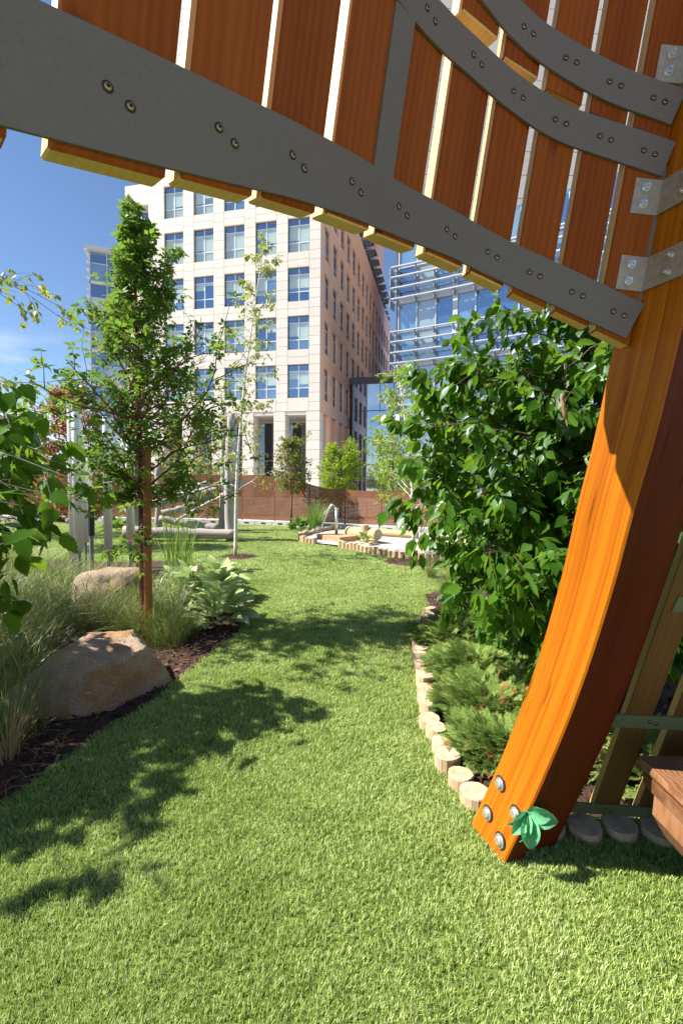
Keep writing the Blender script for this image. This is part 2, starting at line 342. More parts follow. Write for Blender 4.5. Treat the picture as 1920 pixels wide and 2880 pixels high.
M['frame_dark'] = simple('dark_window_frame', (0.10, 0.105, 0.12), 0.5)
def glassmat(name, col, rough=0.04, refl=0.5, spec=0.9):
    m, N, L = newmat(name)
    n = noise(N, L, 0.35, 2, 'Object')
    c = ramp(N, L, n, [(0.3, tuple(x*0.75 for x in col)), (0.7, tuple(min(1, x*1.2) for x in col))])
    p = pbsdf(N, L, c, rough, 0.0, spec); p.inputs['IOR'].default_value = 1.6
    g = N.new('ShaderNodeBsdfGlossy'); g.inputs['Roughness'].default_value = 0.02; g.inputs['Color'].default_value = (0.75, 0.85, 1, 1)
    mx = N.new('ShaderNodeMixShader'); mx.inputs[0].default_value = refl; L.new(p.outputs[0], mx.inputs[1]); L.new(g.outputs[0], mx.inputs[2])
    out(N, L, mx.outputs[0]); return m
M['glass_blue'] = glassmat('deep_blue_glass', (0.02, 0.055, 0.14), refl=0.3)
M['glass_blind'] = glassmat('glass_over_blind', (0.36, 0.45, 0.43), refl=0.10, spec=0.5)
M['glass_mid'] = glassmat('mid_blue_glass', (0.10, 0.18, 0.25), refl=0.3)  # mid blue tone between the deep and pale panes
M['glass_deep'] = glassmat('teal_room_glass', (0.13, 0.20, 0.22), refl=0.25)
M['glass_link'] = glassmat('link_glass', (0.10, 0.14, 0.22), refl=0.5)
M['glass_pale'] = glassmat('pale_room_glass', (0.22, 0.28, 0.28), refl=0.2)
M['glass_arcade'] = glassmat('arcade_glass', (0.03, 0.03, 0.035), refl=0.12)
M['alu'] = simple('pale_aluminium', (0.40, 0.43, 0.48), 0.45, 0.2)
M['louvre'] = simple('grey_louvre', (0.20, 0.22, 0.25), 0.45, 0.3)
# perforated rusty panels
def corten():
    m, N, L = newmat('perforated_corten'); tc = N.new('ShaderNodeTexCoord')
    n = noise(N, L, 3.0, 6, 'Object'); col = ramp(N, L, n, [(0.25, (0.17, 0.066, 0.032)), (0.75, (0.27, 0.112, 0.056))])
    p = pbsdf(N, L, col, 0.75, 0, 0.3)
    sx = N.new('ShaderNodeSeparateXYZ'); L.new(tc.outputs['UV'], sx.inputs[0])
    def cell(s, k): return math_(N, L, 'ABSOLUTE', math_(N, L, 'SUBTRACT', math_(N, L, 'FRACT', math_(N, L, 'MULTIPLY', s, k)), 0.5))
    a = math_(N, L, 'LESS_THAN', cell(sx.outputs[0], 24), 0.18); b = math_(N, L, 'LESS_THAN', cell(sx.outputs[1], 24), 0.18)
    hole = math_(N, L, 'MULTIPLY', a, b)
    t = N.new('ShaderNodeBsdfTransparent'); mx = N.new('ShaderNodeMixShader')
    L.new(hole, mx.inputs[0]); L.new(p.outputs[0], mx.inputs[1]); L.new(t.outputs[0], mx.inputs[2]); out(N, L, mx.outputs[0]); return m
M['corten'] = corten()
def endgrain():
    m, N, L = newmat('log_end_grain'); tc = N.new('ShaderNodeTexCoord'); oi = N.new('ShaderNodeObjectInfo')
    wv = N.new('ShaderNodeTexWave'); wv.wave_type = 'RINGS'; wv.rings_direction = 'Z'; wv.inputs['Scale'].default_value = 32; wv.inputs['Distortion'].default_value = 2.5; wv.inputs['Detail'].default_value = 3
    mp = N.new('ShaderNodeMapping'); L.new(tc.outputs['Object'], mp.inputs[0]); L.new(mp.outputs[0], wv.inputs[0])
    n = noise(N, L, 14, 4, 'Object')
    f = math_(N, L, 'ADD', math_(N, L, 'MULTIPLY', wv.outputs['Fac'], 0.12), math_(N, L, 'MULTIPLY', n, 0.85))
    col = ramp(N, L, f, [(0.25, (0.33, 0.22, 0.12)), (0.5, (0.52, 0.40, 0.26)), (0.8, (0.66, 0.55, 0.40))])
    vt = N.new('ShaderNodeTexVoronoi'); vt.feature = 'DISTANCE_TO_EDGE'; vt.inputs['Scale'].default_value = 9; L.new(tc.outputs['Object'], vt.inputs[0])
    cr = math_(N, L, 'LESS_THAN', vt.outputs['Distance'], 0.018)
    col = mixc(N, L, math_(N, L, 'MULTIPLY', cr, 0.45), col, (0.2, 0.12, 0.06))
    col = mixc(N, L, math_(N, L, 'MULTIPLY', oi.outputs['Random'], 0.45), col, (0.40, 0.34, 0.27))
    p = pbsdf(N, L, col, 0.85, 0, 0.2); out(N, L, p.outputs[0]); return m
M['endgrain'] = endgrain()
def rockmat(name, tint):
    m, N, L = newmat(name)
    n1 = noise(N, L, 2.6, 6); n2 = noise(N, L, 130, 4); n3 = noise(N, L, 13, 9, rough=0.72)
    col = ramp(N, L, n1, [(0.3, (0.27*tint, 0.195*tint, 0.15*tint)), (0.48, (0.38*tint, 0.30*tint, 0.235*tint)), (0.60, (0.33*tint, 0.19*tint, 0.09*tint)), (0.75, (0.43*tint, 0.36*tint, 0.30*tint))])
    col = mixc(N, L, 0.5, col, ramp(N, L, n2, [(0.38, (0.10, 0.085, 0.075)), (0.5, (0.40, 0.34, 0.29)), (0.62, (0.62, 0.56, 0.50))]), 'OVERLAY')
    p = pbsdf(N, L, col, 0.85, 0, 0.25, math_(N, L, 'ADD', n3, math_(N, L, 'MULTIPLY', n2, 0.2)), 1.0, 0.06); out(N, L, p.outputs[0]); return m
M['rock'] = rockmat('granite_boulder', 1.5)
M['rock_pale'] = rockmat('pale_boulder', 1.35)
def chipmat():
    m, N, L = newmat('bark_chip'); a = N.new('ShaderNodeAttribute'); a.attribute_name = 'tone'
    col = ramp(N, L, a.outputs['Fac'], [(0, (0.030, 0.012, 0.008)), (0.8, (0.095, 0.042, 0.026)), (1, (0.22, 0.14, 0.09))])
    p = pbsdf(N, L, col, 0.85, 0, 0.3); out(N, L, p.outputs[0]); return m
M['chip'] = chipmat()
def turfmat():
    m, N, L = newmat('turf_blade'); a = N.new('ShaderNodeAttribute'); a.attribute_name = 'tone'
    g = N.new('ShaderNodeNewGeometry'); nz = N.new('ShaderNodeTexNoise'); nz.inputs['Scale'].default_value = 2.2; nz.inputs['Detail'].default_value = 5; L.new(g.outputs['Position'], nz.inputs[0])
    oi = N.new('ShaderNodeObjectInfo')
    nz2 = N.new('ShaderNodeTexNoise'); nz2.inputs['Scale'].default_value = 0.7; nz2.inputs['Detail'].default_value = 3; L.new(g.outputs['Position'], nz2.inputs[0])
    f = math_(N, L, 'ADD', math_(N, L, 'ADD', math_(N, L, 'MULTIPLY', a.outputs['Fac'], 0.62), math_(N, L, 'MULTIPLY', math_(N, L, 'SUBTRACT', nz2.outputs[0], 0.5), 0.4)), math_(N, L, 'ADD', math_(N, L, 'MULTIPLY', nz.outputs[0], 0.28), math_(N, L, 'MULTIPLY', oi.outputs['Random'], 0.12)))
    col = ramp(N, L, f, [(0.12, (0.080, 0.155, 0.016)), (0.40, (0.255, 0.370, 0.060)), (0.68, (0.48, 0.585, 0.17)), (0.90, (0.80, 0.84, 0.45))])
    d = N.new('ShaderNodeBsdfDiffuse'); L.new(col, d.inputs[0]); t = N.new('ShaderNodeBsdfTranslucent'); L.new(col, t.inputs[0])
    gl = N.new('ShaderNodeBsdfGlossy'); gl.inputs['Roughness'].default_value = 0.5; gl.inputs['Color'].default_value = (1, 1, 0.92, 1)
    m1 = N.new('ShaderNodeMixShader'); m1.inputs[0].default_value = 0.35; L.new(d.outputs[0], m1.inputs[1]); L.new(t.outputs[0], m1.inputs[2])
    fr = N.new('ShaderNodeFresnel'); fr.inputs[0].default_value = 1.42; m2 = N.new('ShaderNodeMixShader'); L.new(math_(N, L, 'MULTIPLY', fr.outputs[0], 0.18), m2.inputs[0])
    L.new(m1.outputs[0], m2.inputs[1]); L.new(gl.outputs[0], m2.inputs[2]); out(N, L, m2.outputs[0]); return m
M['turf'] = turfmat()
UNIT = {}
def unit_box(mat):                       # one shared cube per material, scaled by its object
    if mat not in UNIT:
        v, f = boxgeo((-.5, -.5, -.5), (.5, .5, .5)); UNIT[mat] = mesh('block', v, f, M[mat])
    return UNIT[mat]
def block(name, lo, hi, mat, parent=None):
    o = ob(name, unit_box(mat), parent); o.location = [(a+b)/2 for a, b in zip(lo, hi)]; o.scale = [abs(b-a) for a, b in zip(lo, hi)]; return o

# ================================================================== SETTING: ground, lawn, beds, sand
v = [(-700, -300, -0.03), (700, -300, -0.03), (700, 1500, -0.03), (-700, 1500, -0.03)]
struct(ob('ground', mesh('ground', v, [(0, 1, 2, 3)], M['soil'])))
v = [(-14, -4, 0), (14, -4, 0), (14, 12.6, 0), (4, 13.2, 0), (0, 14.1, 0), (-4, 15.0, 0), (-14, 15.6, 0)]
struct(ob('lawn', mesh('lawn', v, [tuple(range(7))], M['turf_base'])))
LB = [G(*p) for p in ((-60, 1890), (0, 1850), (60, 1815), (150, 1745), (250, 1675), (350, 1610), (430, 1545), (500, 1490), (545, 1455), (572, 1415), (577, 1385), (562, 1350), (525, 1318), (450, 1298), (380, 1290), (250, 1292))]
LB = [Vector((p.x, p.y, 0)) for p in catmull(LB, 4)]
left_bed = LB + [Vector((-6.5, 8.4, 0)), Vector((-9, 7.0, 0)), Vector((-9, 1.5, 0)), Vector((-3.5, 1.0, 0))]
edge_px = [(985, 1388), (972, 1412), (963, 1433), (960, 1470), (963, 1512), (968, 1538), (972, 1567), (972, 1600), (982, 1644), (996, 1671), (1007, 1696), (1018, 1732), (1050, 1769), (1077, 1800), (1095, 1832)]
EDGE = [G(x, y, 0.10) for x, y in edge_px]; EDGE = [Vector((p.x, p.y, 0)) for p in EDGE]
right_bed = EDGE + [Vector((0.66, 2.1, 0)), Vector((0.9, 1.98, 0)), Vector((1.2, 1.97, 0)), Vector((2.2, 1.9, 0)), Vector((5.5, 2.2, 0)), Vector((5.5, 7, 0)), Vector((3, 7.0, 0)), Vector((1.55, 6.4, 0)), Vector((1.1, 5.9, 0))]
def ring_poly(c, r, n=22, seed=0):
    q = random.Random(seed); return [Vector((c.x + r*(1+q.uniform(-.08, .08))*math.cos(2*math.pi*i/n), c.y + r*(1+q.uniform(-.08, .08))*math.sin(2*math.pi*i/n), 0)) for i in range(n)]
BIRCH = G(541, 1279); BIRCH2 = G(949, 1291)
ringA = ring_poly(BIRCH + Vector((0.06, -0.05, 0)), 0.36, seed=1); ringB = ring_poly(BIRCH2 + Vector((-0.05, 0, 0)), 0.50, seed=2)
def src(x, y, z): return G(x/1.22449, y/1.22449, z)
SB = [src(*p, 0.13) for p in ((935, 1482), (905, 1486), (872, 1494), (852, 1499), (843, 1505), (851, 1511), (870, 1514), (890, 1517))]
SB2 = [src(*p, 0.13) for p in ((958, 1524), (1000, 1532), (1040, 1540), (1080, 1546), (1106, 1550), (1140, 1553), (1180, 1556), (1228, 1560), (1300, 1564), (1400, 1566))]
flat = lambda P, z=0.0: [Vector((p.x, p.y, z)) for p in P]
sand_poly = flat(SB) + flat(SB2) + [Vector((5.5, 9.0, 0)), Vector((5.5, 12.2, 0)), Vector((2.5, 12.6, 0)), Vector((0.4, 13.3, 0))]
def sheet(name, poly, z, mat): return struct(ob(name, mesh(name, [(p.x, p.y, z) for p in poly], [tuple(range(len(poly)))], M[mat])))
sheet('planting_bed', left_bed, 0.006, 'mulch'); sheet('planting_bed', right_bed, 0.006, 'mulch')
sheet('tree_pit', ringA, 0.010, 'mulch'); sheet('tree_pit', ringB, 0.010, 'mulch')
sheet('sand_pit', sand_poly, 0.05, 'sand')

# turf: one tuft copied over the lawn
def make_turf():
    q = np.random.default_rng(3); bv = []; bf = []; tone = []
    for i in range(40):
        a = q.uniform(0, 6.28); r = 0.034*math.sqrt(q.uniform()); x, y = r*math.cos(a), r*math.sin(a)
        h = q.uniform(0.011, 0.023); w = q.uniform(0.0008, 0.0014); d = q.uniform(0, 6.28); ln = q.uniform(0.05, 0.8)*h
        dx, dy = math.cos(d)*ln, math.sin(d)*ln; fa = q.uniform(0, 6.28); wx, wy = math.cos(fa)*w, math.sin(fa)*w; o = len(bv)
        for t, ww in ((0, 1), (0.55, 0.9), (1, 0.25)):
            cx, cy_ = x+dx*t*t, y+dy*t*t
            bv += [(cx-wx*ww, cy_-wy*ww, h*t), (cx+wx*ww, cy_+wy*ww, h*t)]
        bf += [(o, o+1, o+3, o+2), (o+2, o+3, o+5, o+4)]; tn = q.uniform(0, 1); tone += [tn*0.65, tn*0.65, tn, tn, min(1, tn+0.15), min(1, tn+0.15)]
    pts = []
    for (y0, y1, dens, sc) in ((-0.4, 1.3, 2400, 1.0), (1.3, 2.4, 1900, 1.05), (2.4, 4.2, 1200, 1.15), (4.2, 7.0, 700, 1.25), (7.0, 10.5, 420, 1.5), (10.5, 15.2, 240, 1.8)):
        xm = min(9.0, 0.95*y1+1.3); n = int(dens*(y1-y0)*2*xm)
        P = np.c_[q.uniform(-xm, xm, n), q.uniform(y0, y1, n)]
        bad = np.zeros(n, bool)
        for poly in (left_bed, right_bed, ringA, ringB, sand_poly): bad |= inpoly(P[:, 0], P[:, 1], poly)
        bad |= P[:, 1] > 14.1 - 0.225*P[:, 0]
        P = P[~bad]; pts.append(np.c_[P, np.zeros(len(P)), sc*q.uniform(0.75, 1.25, len(P)), q.uniform(0, 6.28, len(P))])
    pts = np.concatenate(pts); nb = len(bv)
    me = bpy.data.meshes.new('turf'); allv = np.concatenate([np.array(bv), pts[:, :3]])
    me.vertices.add(len(allv)); me.vertices.foreach_set('co', allv.astype(np.float32).ravel())
    F = np.array(bf, dtype=np.int32); me.loops.add(F.size); me.loops.foreach_set('vertex_index', F.ravel()); me.polygons.add(len(F)); me.polygons.foreach_set('loop_start', np.arange(0, F.size, 4, dtype=np.int32)); me.update(calc_edges=True)
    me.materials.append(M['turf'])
    def at(nm, arr): me.attributes.new(nm, 'FLOAT', 'POINT').data.foreach_set('value', arr.astype(np.float32))
    at('tone', np.r_[np.array(tone), np.zeros(len(pts))]); at('is_pt', np.r_[np.zeros(nb), np.ones(len(pts))])
    at('sc', np.r_[np.ones(nb), pts[:, 3]]); at('rz', np.r_[np.zeros(nb), pts[:, 4]])
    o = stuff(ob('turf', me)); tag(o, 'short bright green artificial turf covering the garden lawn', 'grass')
    ng = bpy.data.node_groups.new('turf_tufts', 'GeometryNodeTree')
    ng.interface.new_socket('Geometry', in_out='INPUT', socket_type='NodeSocketGeometry'); ng.interface.new_socket('Geometry', in_out='OUTPUT', socket_type='NodeSocketGeometry')
    N, L = ng.nodes, ng.links; gi = N.new('NodeGroupInput'); go = N.new('NodeGroupOutput')
    def attr(nm):
        a = N.new('GeometryNodeInputNamedAttribute'); a.data_type = 'FLOAT'; a.inputs['Name'].default_value = nm; return a.outputs['Attribute']
    cmp_ = N.new('FunctionNodeCompare'); cmp_.data_type = 'FLOAT'; cmp_.operation = 'GREATER_THAN'; L.new(attr('is_pt'), cmp_.inputs[0]); cmp_.inputs[1].default_value = 0.5
    sep = N.new('GeometryNodeSeparateGeometry'); sep.domain = 'POINT'; L.new(gi.outputs[0], sep.inputs[0]); L.new(cmp_.outputs[0], sep.inputs['Selection'])
    mp = N.new('GeometryNodeMeshToPoints'); L.new(sep.outputs[0], mp.inputs[0])
    ip = N.new('GeometryNodeInstanceOnPoints'); L.new(mp.outputs[0], ip.inputs['Points']); L.new(sep.outputs[1], ip.inputs['Instance'])
    cb = N.new('ShaderNodeCombineXYZ'); L.new(attr('rz'), cb.inputs[2]); L.new(cb.outputs[0], ip.inputs['Rotation']); L.new(attr('sc'), ip.inputs['Scale'])
    L.new(ip.outputs[0], go.inputs[0])
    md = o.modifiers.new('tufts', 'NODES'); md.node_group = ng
make_turf()

# bark chips
def chips(name, poly, n, lo, hi, near, parent=None):
    q = np.random.default_rng(11+n); P = np.c_[q.uniform(lo[0], hi[0], n*2), q.uniform(lo[1], hi[1], n*2)]
    P = P[inpoly(P[:, 0], P[:, 1], poly)][:n]; k = len(P)
    bv = np.array([(-.5, -.5, 0), (.5, -.42, .1), (.45, .5, 0.02), (-.42, .45, .12), (-.3, -.3, .32), (.35, -.25, .36), (.3, .3, .3), (-.3, .3, .34)])*np.array([0.32, 1, 0.5])
    bf = np.array([(4, 5, 6, 7), (0, 1, 5, 4), (1, 2, 6, 5), (2, 3, 7, 6), (3, 0, 4, 7)])
    yv = np.c_[q.normal(size=(k, 2)), q.normal(0, .35, k)]; nv = np.c_[q.normal(0, .35, (k, 2)), np.ones(k)]
    V, F, t = scatter(bv, bf, np.c_[P, q.uniform(0.004, 0.02, k)], frames(yv, nv), q.uniform(0.018, 0.055, k)*near, q.uniform(0, 1, k)**1.6)
    return stuff(ob(name, mesh(name, V, F, M['chip'], tone=t), parent))
tag(chips('mulch_chips', left_bed, 9000, (-4.2, 1.0), (0, 5.5), 1.0), 'dark brown bark mulch around the boulders', 'mulch')
tag(chips('mulch_chips', right_bed, 5000, (0.5, 1.8), (3.6, 5.9), 1.0), 'dark brown bark mulch under the juniper bushes', 'mulch')
tag(chips('mulch_chips', ringA, 260, (-3, 8), (-1, 9.8), 1.1), 'small ring of bark mulch round the slim white birch', 'mulch')
tag(chips('mulch_chips', ringB, 420, (0.4, 7.4), (2.1, 9.2), 1.1), 'ring of bark mulch round the birch by the sand pit', 'mulch')

# ================================================================== BUILDINGS
def window_meshes(w, h, key):
    fr = MB(); d = 0.10; o = 0.06
    fr.box((-w/2, -d, 0), (-w/2+o, 0, h), 1); fr.box((w/2-o, -d, 0), (w/2, 0, h), 1); fr.box((-w/2+o, -d, 0), (w/2-o, 0, o), 1); fr.box((-w/2+o, -d, h-o), (w/2-o, 0, h), 1)
    a, b = 0.30*h, 0.80*h
    fr.box((-0.035, -d*0.8, o), (0.035, -0.01, h-o), 0)
    for z in (a, b): fr.box((-w/2+o, -d*0.78, z-0.035), (-0.035, -0.012, z+0.035), 0); fr.box((0.035, -d*0.78, z-0.035), (w/2-o, -0.012, z+0.035), 0)
    fm = fr.me('window_frame'+key, [M['frame'], M['frame_dark']])
    panes = []
    for (x0, x1) in ((-w/2+o, -0.035), (0.035, w/2-o)):
        for (z0, z1, kind) in ((o, a-0.035, 'low'), (a+0.035, b-0.035, 'main'), (b+0.035, h-o, 'top')):
            v, f = boxgeo((x0+.003, -0.045, z0+.003), (x1-.003, -0.015, z1-.003)); panes.append((kind, v, f))
    return fm, panes
def place_window(parent, fm, panes, mats, loc, rz=0.0, cache={}):
    w = ob('window', fm, parent); w.location = loc; w.rotation_euler = (0, 0, rz)
    for i, (kind, v, f) in enumerate(panes):
        mt = mats[kind]; key = (fm.name, i, mt)
        if key not in cache: cache[key] = mesh('pane', v, f, M[mt])
        ob('pane', cache[key], w)
    return w
def cream_building():
    root = tag(empty('office_building', (-1.9, 38.5, 0), -math.atan2(0.215, 0.977)), 'cream panelled office block with terracotta side wall and ground floor arcade', 'building')
    top = 30.8; tops = [27.4, 23.35, 19.3, 15.3, 11.25]; wh = 2.8; arc = 7.3
    cm = MB(); cm.box((-15.4, 0.30, arc+0.0), (-0.30, 57, top-.02)); cm.box((-18.7, 0.70, 0), (-15.4, 40, 28.1)); ob('wall_core', cm.me('wall_core', M['joint']), root)
    # left face: panels between the windows
    cols = [(-0.97-2.9*i-1.88, -0.97-2.9*i) for i in range(5)]
    def panel(x0, x1, z0, z1, y0=0.0, y1=0.28, mat='cream'): block('panel', (x0+.012, y0, z0+.012), (x1-.012, y1, z1-.012), mat, root)
    xs = [0.0]
    for a, b in cols: xs += [b, a]
    xs.append(-15.4)
    piers = [(xs[i+1], xs[i]) for i in range(0, len(xs), 2)]
    for (a, b) in piers:
        z = arc
        while z < top-0.1:
            z2 = min(top, z+0.783); panel(a, b, z, z2); z = z2
    for (a, b) in cols:
        zz = [arc]
        for t in reversed(tops): zz += [t-wh, t]
        zz.append(top)
        for i in range(0, len(zz), 2):
            z0, z1 = zz[i], zz[i+1]; n = max(1, round((z1-z0)/0.78))
            for k in range(n): panel(a, b, z0+(z1-z0)*k/n, z0+(z1-z0)*(k+1)/n)
    z = 0.0
    while z < 28:
        z2 = min(28.2, z+0.94)
        for a, b in ((-18.7, -18.0), (-18.0, -16.3), (-16.3, -15.42)):
            if a == -18.0 and any(z2 > zt-2.55+.2 and z < zt-.2 for zt in (25.7, 21.65, 17.6, 13.5, 9.4)): continue
            panel(a, b, z, z2, 0.40, 0.69)
        z = z2
    fm, pn = window_meshes(1.88, wh, 'a'); fm2, pn2 = window_meshes(1.68, 2.5, 'b')
    q = random.Random(5)
    for r_, t in enumerate(tops):
        for a, b in cols:
            main = q.choice(['glass_blind', 'glass_blind', 'glass_mid']) if r_ < 2 else q.choice(['glass_blind', 'glass_mid', 'glass_blue'])
            low = q.choice(['glass_blind', 'glass_mid']) if r_ < 2 else q.choice(['glass_mid', 'glass_blue', 'glass_mid'])
            wdw = place_window(root, fm, pn, {'top': 'glass_blue', 'main': q.choice(['glass_mid', 'glass_blue', 'glass_deep']), 'low': low}, ((a+b)/2, 0.285, t-wh))
            for sx_ in (-1, 1):
                dr_ = q.choice([0.15, 0.45, 0.8, 1.0]) if r_ > 1 else q.choice([0.6, 0.9, 1.0, 1.0]); zt_ = 0.80*wh-.04; hb = (0.5*wh-.08)*dr_
                block('blind', (min(sx_*.05, sx_*.86), -0.058, zt_-hb), (max(sx_*.05, sx_*.86), -0.048, zt_), 'glass_blind', wdw)
    for t in (25.7, 21.65, 17.6, 13.5, 9.4): place_window(root, fm2, pn2, {'top': 'glass_blue', 'main': 'glass_blind', 'low': 'glass_mid'}, (-17.15, 0.685, t-2.5))
    # arcade
    cc = [(-3.05+1.87-0.0, 0.0)] + [(-1.18-2.9*i-1.87-1.03, -1.18-2.9*i-1.87) for i in range(5)]
    for a, b in cc:
        z = 0.0
        while z < arc-0.1:
            z2 = min(arc-0.015, z+0.81); block('column_panel', (a, 0.0, z+.012), (b, 1.15, z2-.012), 'cream', root); z = z2
    block('soffit', (-15.4, 0.05, arc-0.28), (-1.2, 3.2, arc-0.02), 'cream', root).location.z += 0.0
    block('arcade_wall', (-15.4, 3.25, 0), (-0.3, 3.6, arc-.3), 'joint', root)
    for i in range(5):
        for k in range(2):
            for z0, z1 in ((0.2, 3.2), (3.3, 6.7)):
                x1 = -1.25-2.9*i-k*1.3; block('arcade_pane', (x1-1.22, 3.15, z0), (x1, 3.22, z1), 'glass_arcade', root)
    # right face
    nb = 18; ws = [(1.35+3.08*i, 3.2+3.08*i) for i in range(nb)]
    wm = MB(); ys = [0.0]
    for a, b in ws: ys += [a, b]
    ys.append(57.0)
    for i in range(0, len(ys), 2): wm.box((-0.28, ys[i]+(0.29 if i == 0 else 0), arc), (-0.002, ys[i+1], top))
    zz = [arc]
    for t in reversed(tops): zz += [t-wh, t]
    zz.append(top)
    for a, b in ws:
        for i in range(0, len(zz), 2): wm.box((-0.28, a, zz[i]), (-0.002, b, zz[i+1]))
    ob('side_wall', wm.me('side_wall', M['salmon']), root)
    fm3, pn3 = window_meshes(1.85, wh, 'c')
    big, f_ = boxgeo((-0.86, -0.045, 0.07), (0.86, -0.012, wh-.07))
    for r_, t in enumerate(tops):
        for i, (a, b) in enumerate(ws):
            place_window(root, fm3, pn3 if i < 5 else [('main', big, f_)], {'top': 'glass_blue', 'main': q.choice(['glass_blue', 'glass_mid']), 'low': 'glass_blue'}, (-0.284, (a+b)/2, t-wh), R(90))
    for i in range(5):
        y0 = 0.0 if i == 0 else 1.35+3.08*(i-1)+1.95
        block('side_column', (-1.1, max(y0, 1.2 if i == 0 else y0), 0), (-0.004, 3.08*i+1.3, arc-.01), 'salmon', root)
    block('side_glazing', (-2.6, 3.7, 0.1), (-2.5, 56, arc-.3), 'glass_arcade', root)
    block('side_base', (-1.6, 12.4, 0.0), (-0.3, 56.9, arc-.01), 'salmon', root)
    # penthouse of white courses, shades over the side wall
    block('penthouse_core', (-17.2, 2.1, top-2.6), (-1.5, 50, 50.4), 'joint', root)
    for k in range(22): block('penthouse_course', (-17.3, 2.0, 28.3+k*1.0), (-1.4, 2.09, 29.28+k*1.0), 'tower_white', root)
    for k in range(11): block('penthouse_course', (-1.49, 2.1, 30.9+k*1.8), (-1.4, 50, 32.66+k*1.8), 'salmon' if k > 3 else 'tower_white', root)
    for i in range(16):
        for z in (32.2, 35.6):
            m = ob('sunshade', SH, root); m.location = (-1.4, 4.5+3.08*i, z)
    return root
sh = MB(); sh.box((0, -0.9, 0), (1.3, 0.9, 0.16), 0); sh.box((0.02, -0.8, -1.7), (0.12, 0.8, -0.05), 1); sh.box((0.12, -0.85, -0.9), (1.1, -0.75, -0.02), 0)
SH = sh.me('sunshade', [M['louvre'], M['glass_blue']])
BLD = cream_building()

def glass_link():
    root = tag(empty('glass_link', BLD.matrix_basis @ Vector((0.06, 12.4, 0)), BLD.rotation_euler.z), 'dark framed glass link building beside the terracotta wall', 'building')
    root.location = Vector((-1.9, 38.5, 0)) + Matrix.Rotation(BLD.rotation_euler.z, 3, 'Z') @ Vector((0.06, 12.4, 0))
    block('core', (0.1, 0.4, 0), (11, 8, 12.4), 'frame_dark', root); block('roof_edge', (0, 0, 12.0), (11.1, 8, 12.75), 'frame_dark', root)
    for i in range(7):
        for k in range(4):
            block('pane', (0.35+i*1.5, 0.06, 0.3+k*2.95), (0.35+i*1.5+1.42, 0.12, 0.3+k*2.95+2.85), 'glass_link', root)
    for i in range(8): block('mullion', (0.35+i*1.5-.07, 0.0, 0.0), (0.35+i*1.5-.01, 0.18, 11.98), 'louvre', root)
    for k in range(4): block('transom', (0.0, 0.03, 0.22+k*2.95), (11, 0.16, 0.29+k*2.95), 'louvre', root)
glass_link()

def blue_glass_building():
    # facade bays along a gently bent line, the near end to the right
    root = tag(empty('glass_building', (3.95, 33.2, 0)), 'blue glass office building with white bands and projecting sunshade rails', 'building')
    P = [Vector((0, 0, 0))]; ang = R(-27)
    for i in range(12):
        w = 1.36; P.append(P[-1] + Vector((math.cos(ang), math.sin(ang), 0))*w); ang -= R(1.2)
    poly = P + [P[-1]+Vector((3, 14, 0)), Vector((3.5, 16, 0))]
    v = [p + Vector((0.25, 0.35, 0)) for p in poly]; n = len(v); hgt = 19.4
    ob('core', mesh('core', v + [p + Vector((0, 0, hgt-.4)) for p in v], [(i, (i+1) % n, n+(i+1) % n, n+i) for i in range(n)] + [tuple(range(n, 2*n))], M['glass_mid']), root)
    q = random.Random(8)
    def bay(name, i, z0, z1, y0, y1, mat, a=0.0, b=1.0):
        d = P[i+1]-P[i]; L_ = d.length; o = ob(name, unit_box(mat), root); rz = math.atan2(d.y, d.x); dr = d/L_; nr = Vector((-dr.y, dr.x, 0))
        o.location = P[i] + d*((a+b)/2) + nr*((y0+y1)/2) + Vector((0, 0, (z0+z1)/2)); o.scale = (L_*(b-a), abs(y1-y0), z1-z0); o.rotation_euler = (0, 0, rz); return o
    for fl in range(4):
        zb = 0.6+4.5*fl
        for i in range(12):
            bay('spandrel', i, zb, zb+0.42, -0.12, 0.2, 'alu')
            for (z0, z1, mats) in ((zb+0.45, zb+2.5, ['glass_mid', 'glass_mid', 'glass_blue']), (zb+2.56, zb+4.47, ['glass_deep', 'glass_mid', 'glass_blue'])):
                if fl % 1 == 0: bay('pane', i, z0, z1, 0.1, 0.16, q.choice(mats) if i != 1 else 'glass_pale', 0.04, 0.96)
            bay('transom', i, zb+2.5, zb+2.56, 0.02, 0.12, 'alu', 0.03, 0.97)
            bay('mullion', i, zb+0.43, zb+4.49, 0.0, 0.2, 'alu', -0.02 if i % 4 != 3 else -0.12, 0.03 if i % 4 != 3 else 0.12)
        for z in (zb+0.2, zb+0.95, zb+1.7, zb+2.4):
            for i in range(12):
                bay('sunshade_rail', i, z, z+0.07, -0.62, -0.34, 'alu', -0.28 if i == 0 else 0.0, 1.0)
                bay('shade_bracket', i, z-0.32, z-.01, -0.55, -0.04, 'louvre', 0.0 if i else -0.06, 0.035)
            bay('shade_end', 0, z-0.55, z-0.02, -0.62, 0.3, 'louvre', -0.34, -0.29)
    return root
blue_glass_building()
def pale_tower():
    root = tag(empty('tower_block', (9.2, 62, 0)), 'tall pale tower rising behind the blue glass building', 'building')
    block('core', (0.2, 0.2, 0), (42, 18, 92), 'joint', root)
    for k in range(31): block('course', (0, 0, k*3.0+.04), (42.2, 0.19, k*3.0+2.94), 'cream', root)
    for k in range(31):
        block('end_course', (0, 0.2, k*3.0+.04), (0.19, 18, k*3.0+2.94), 'cream', root)
pale_tower()
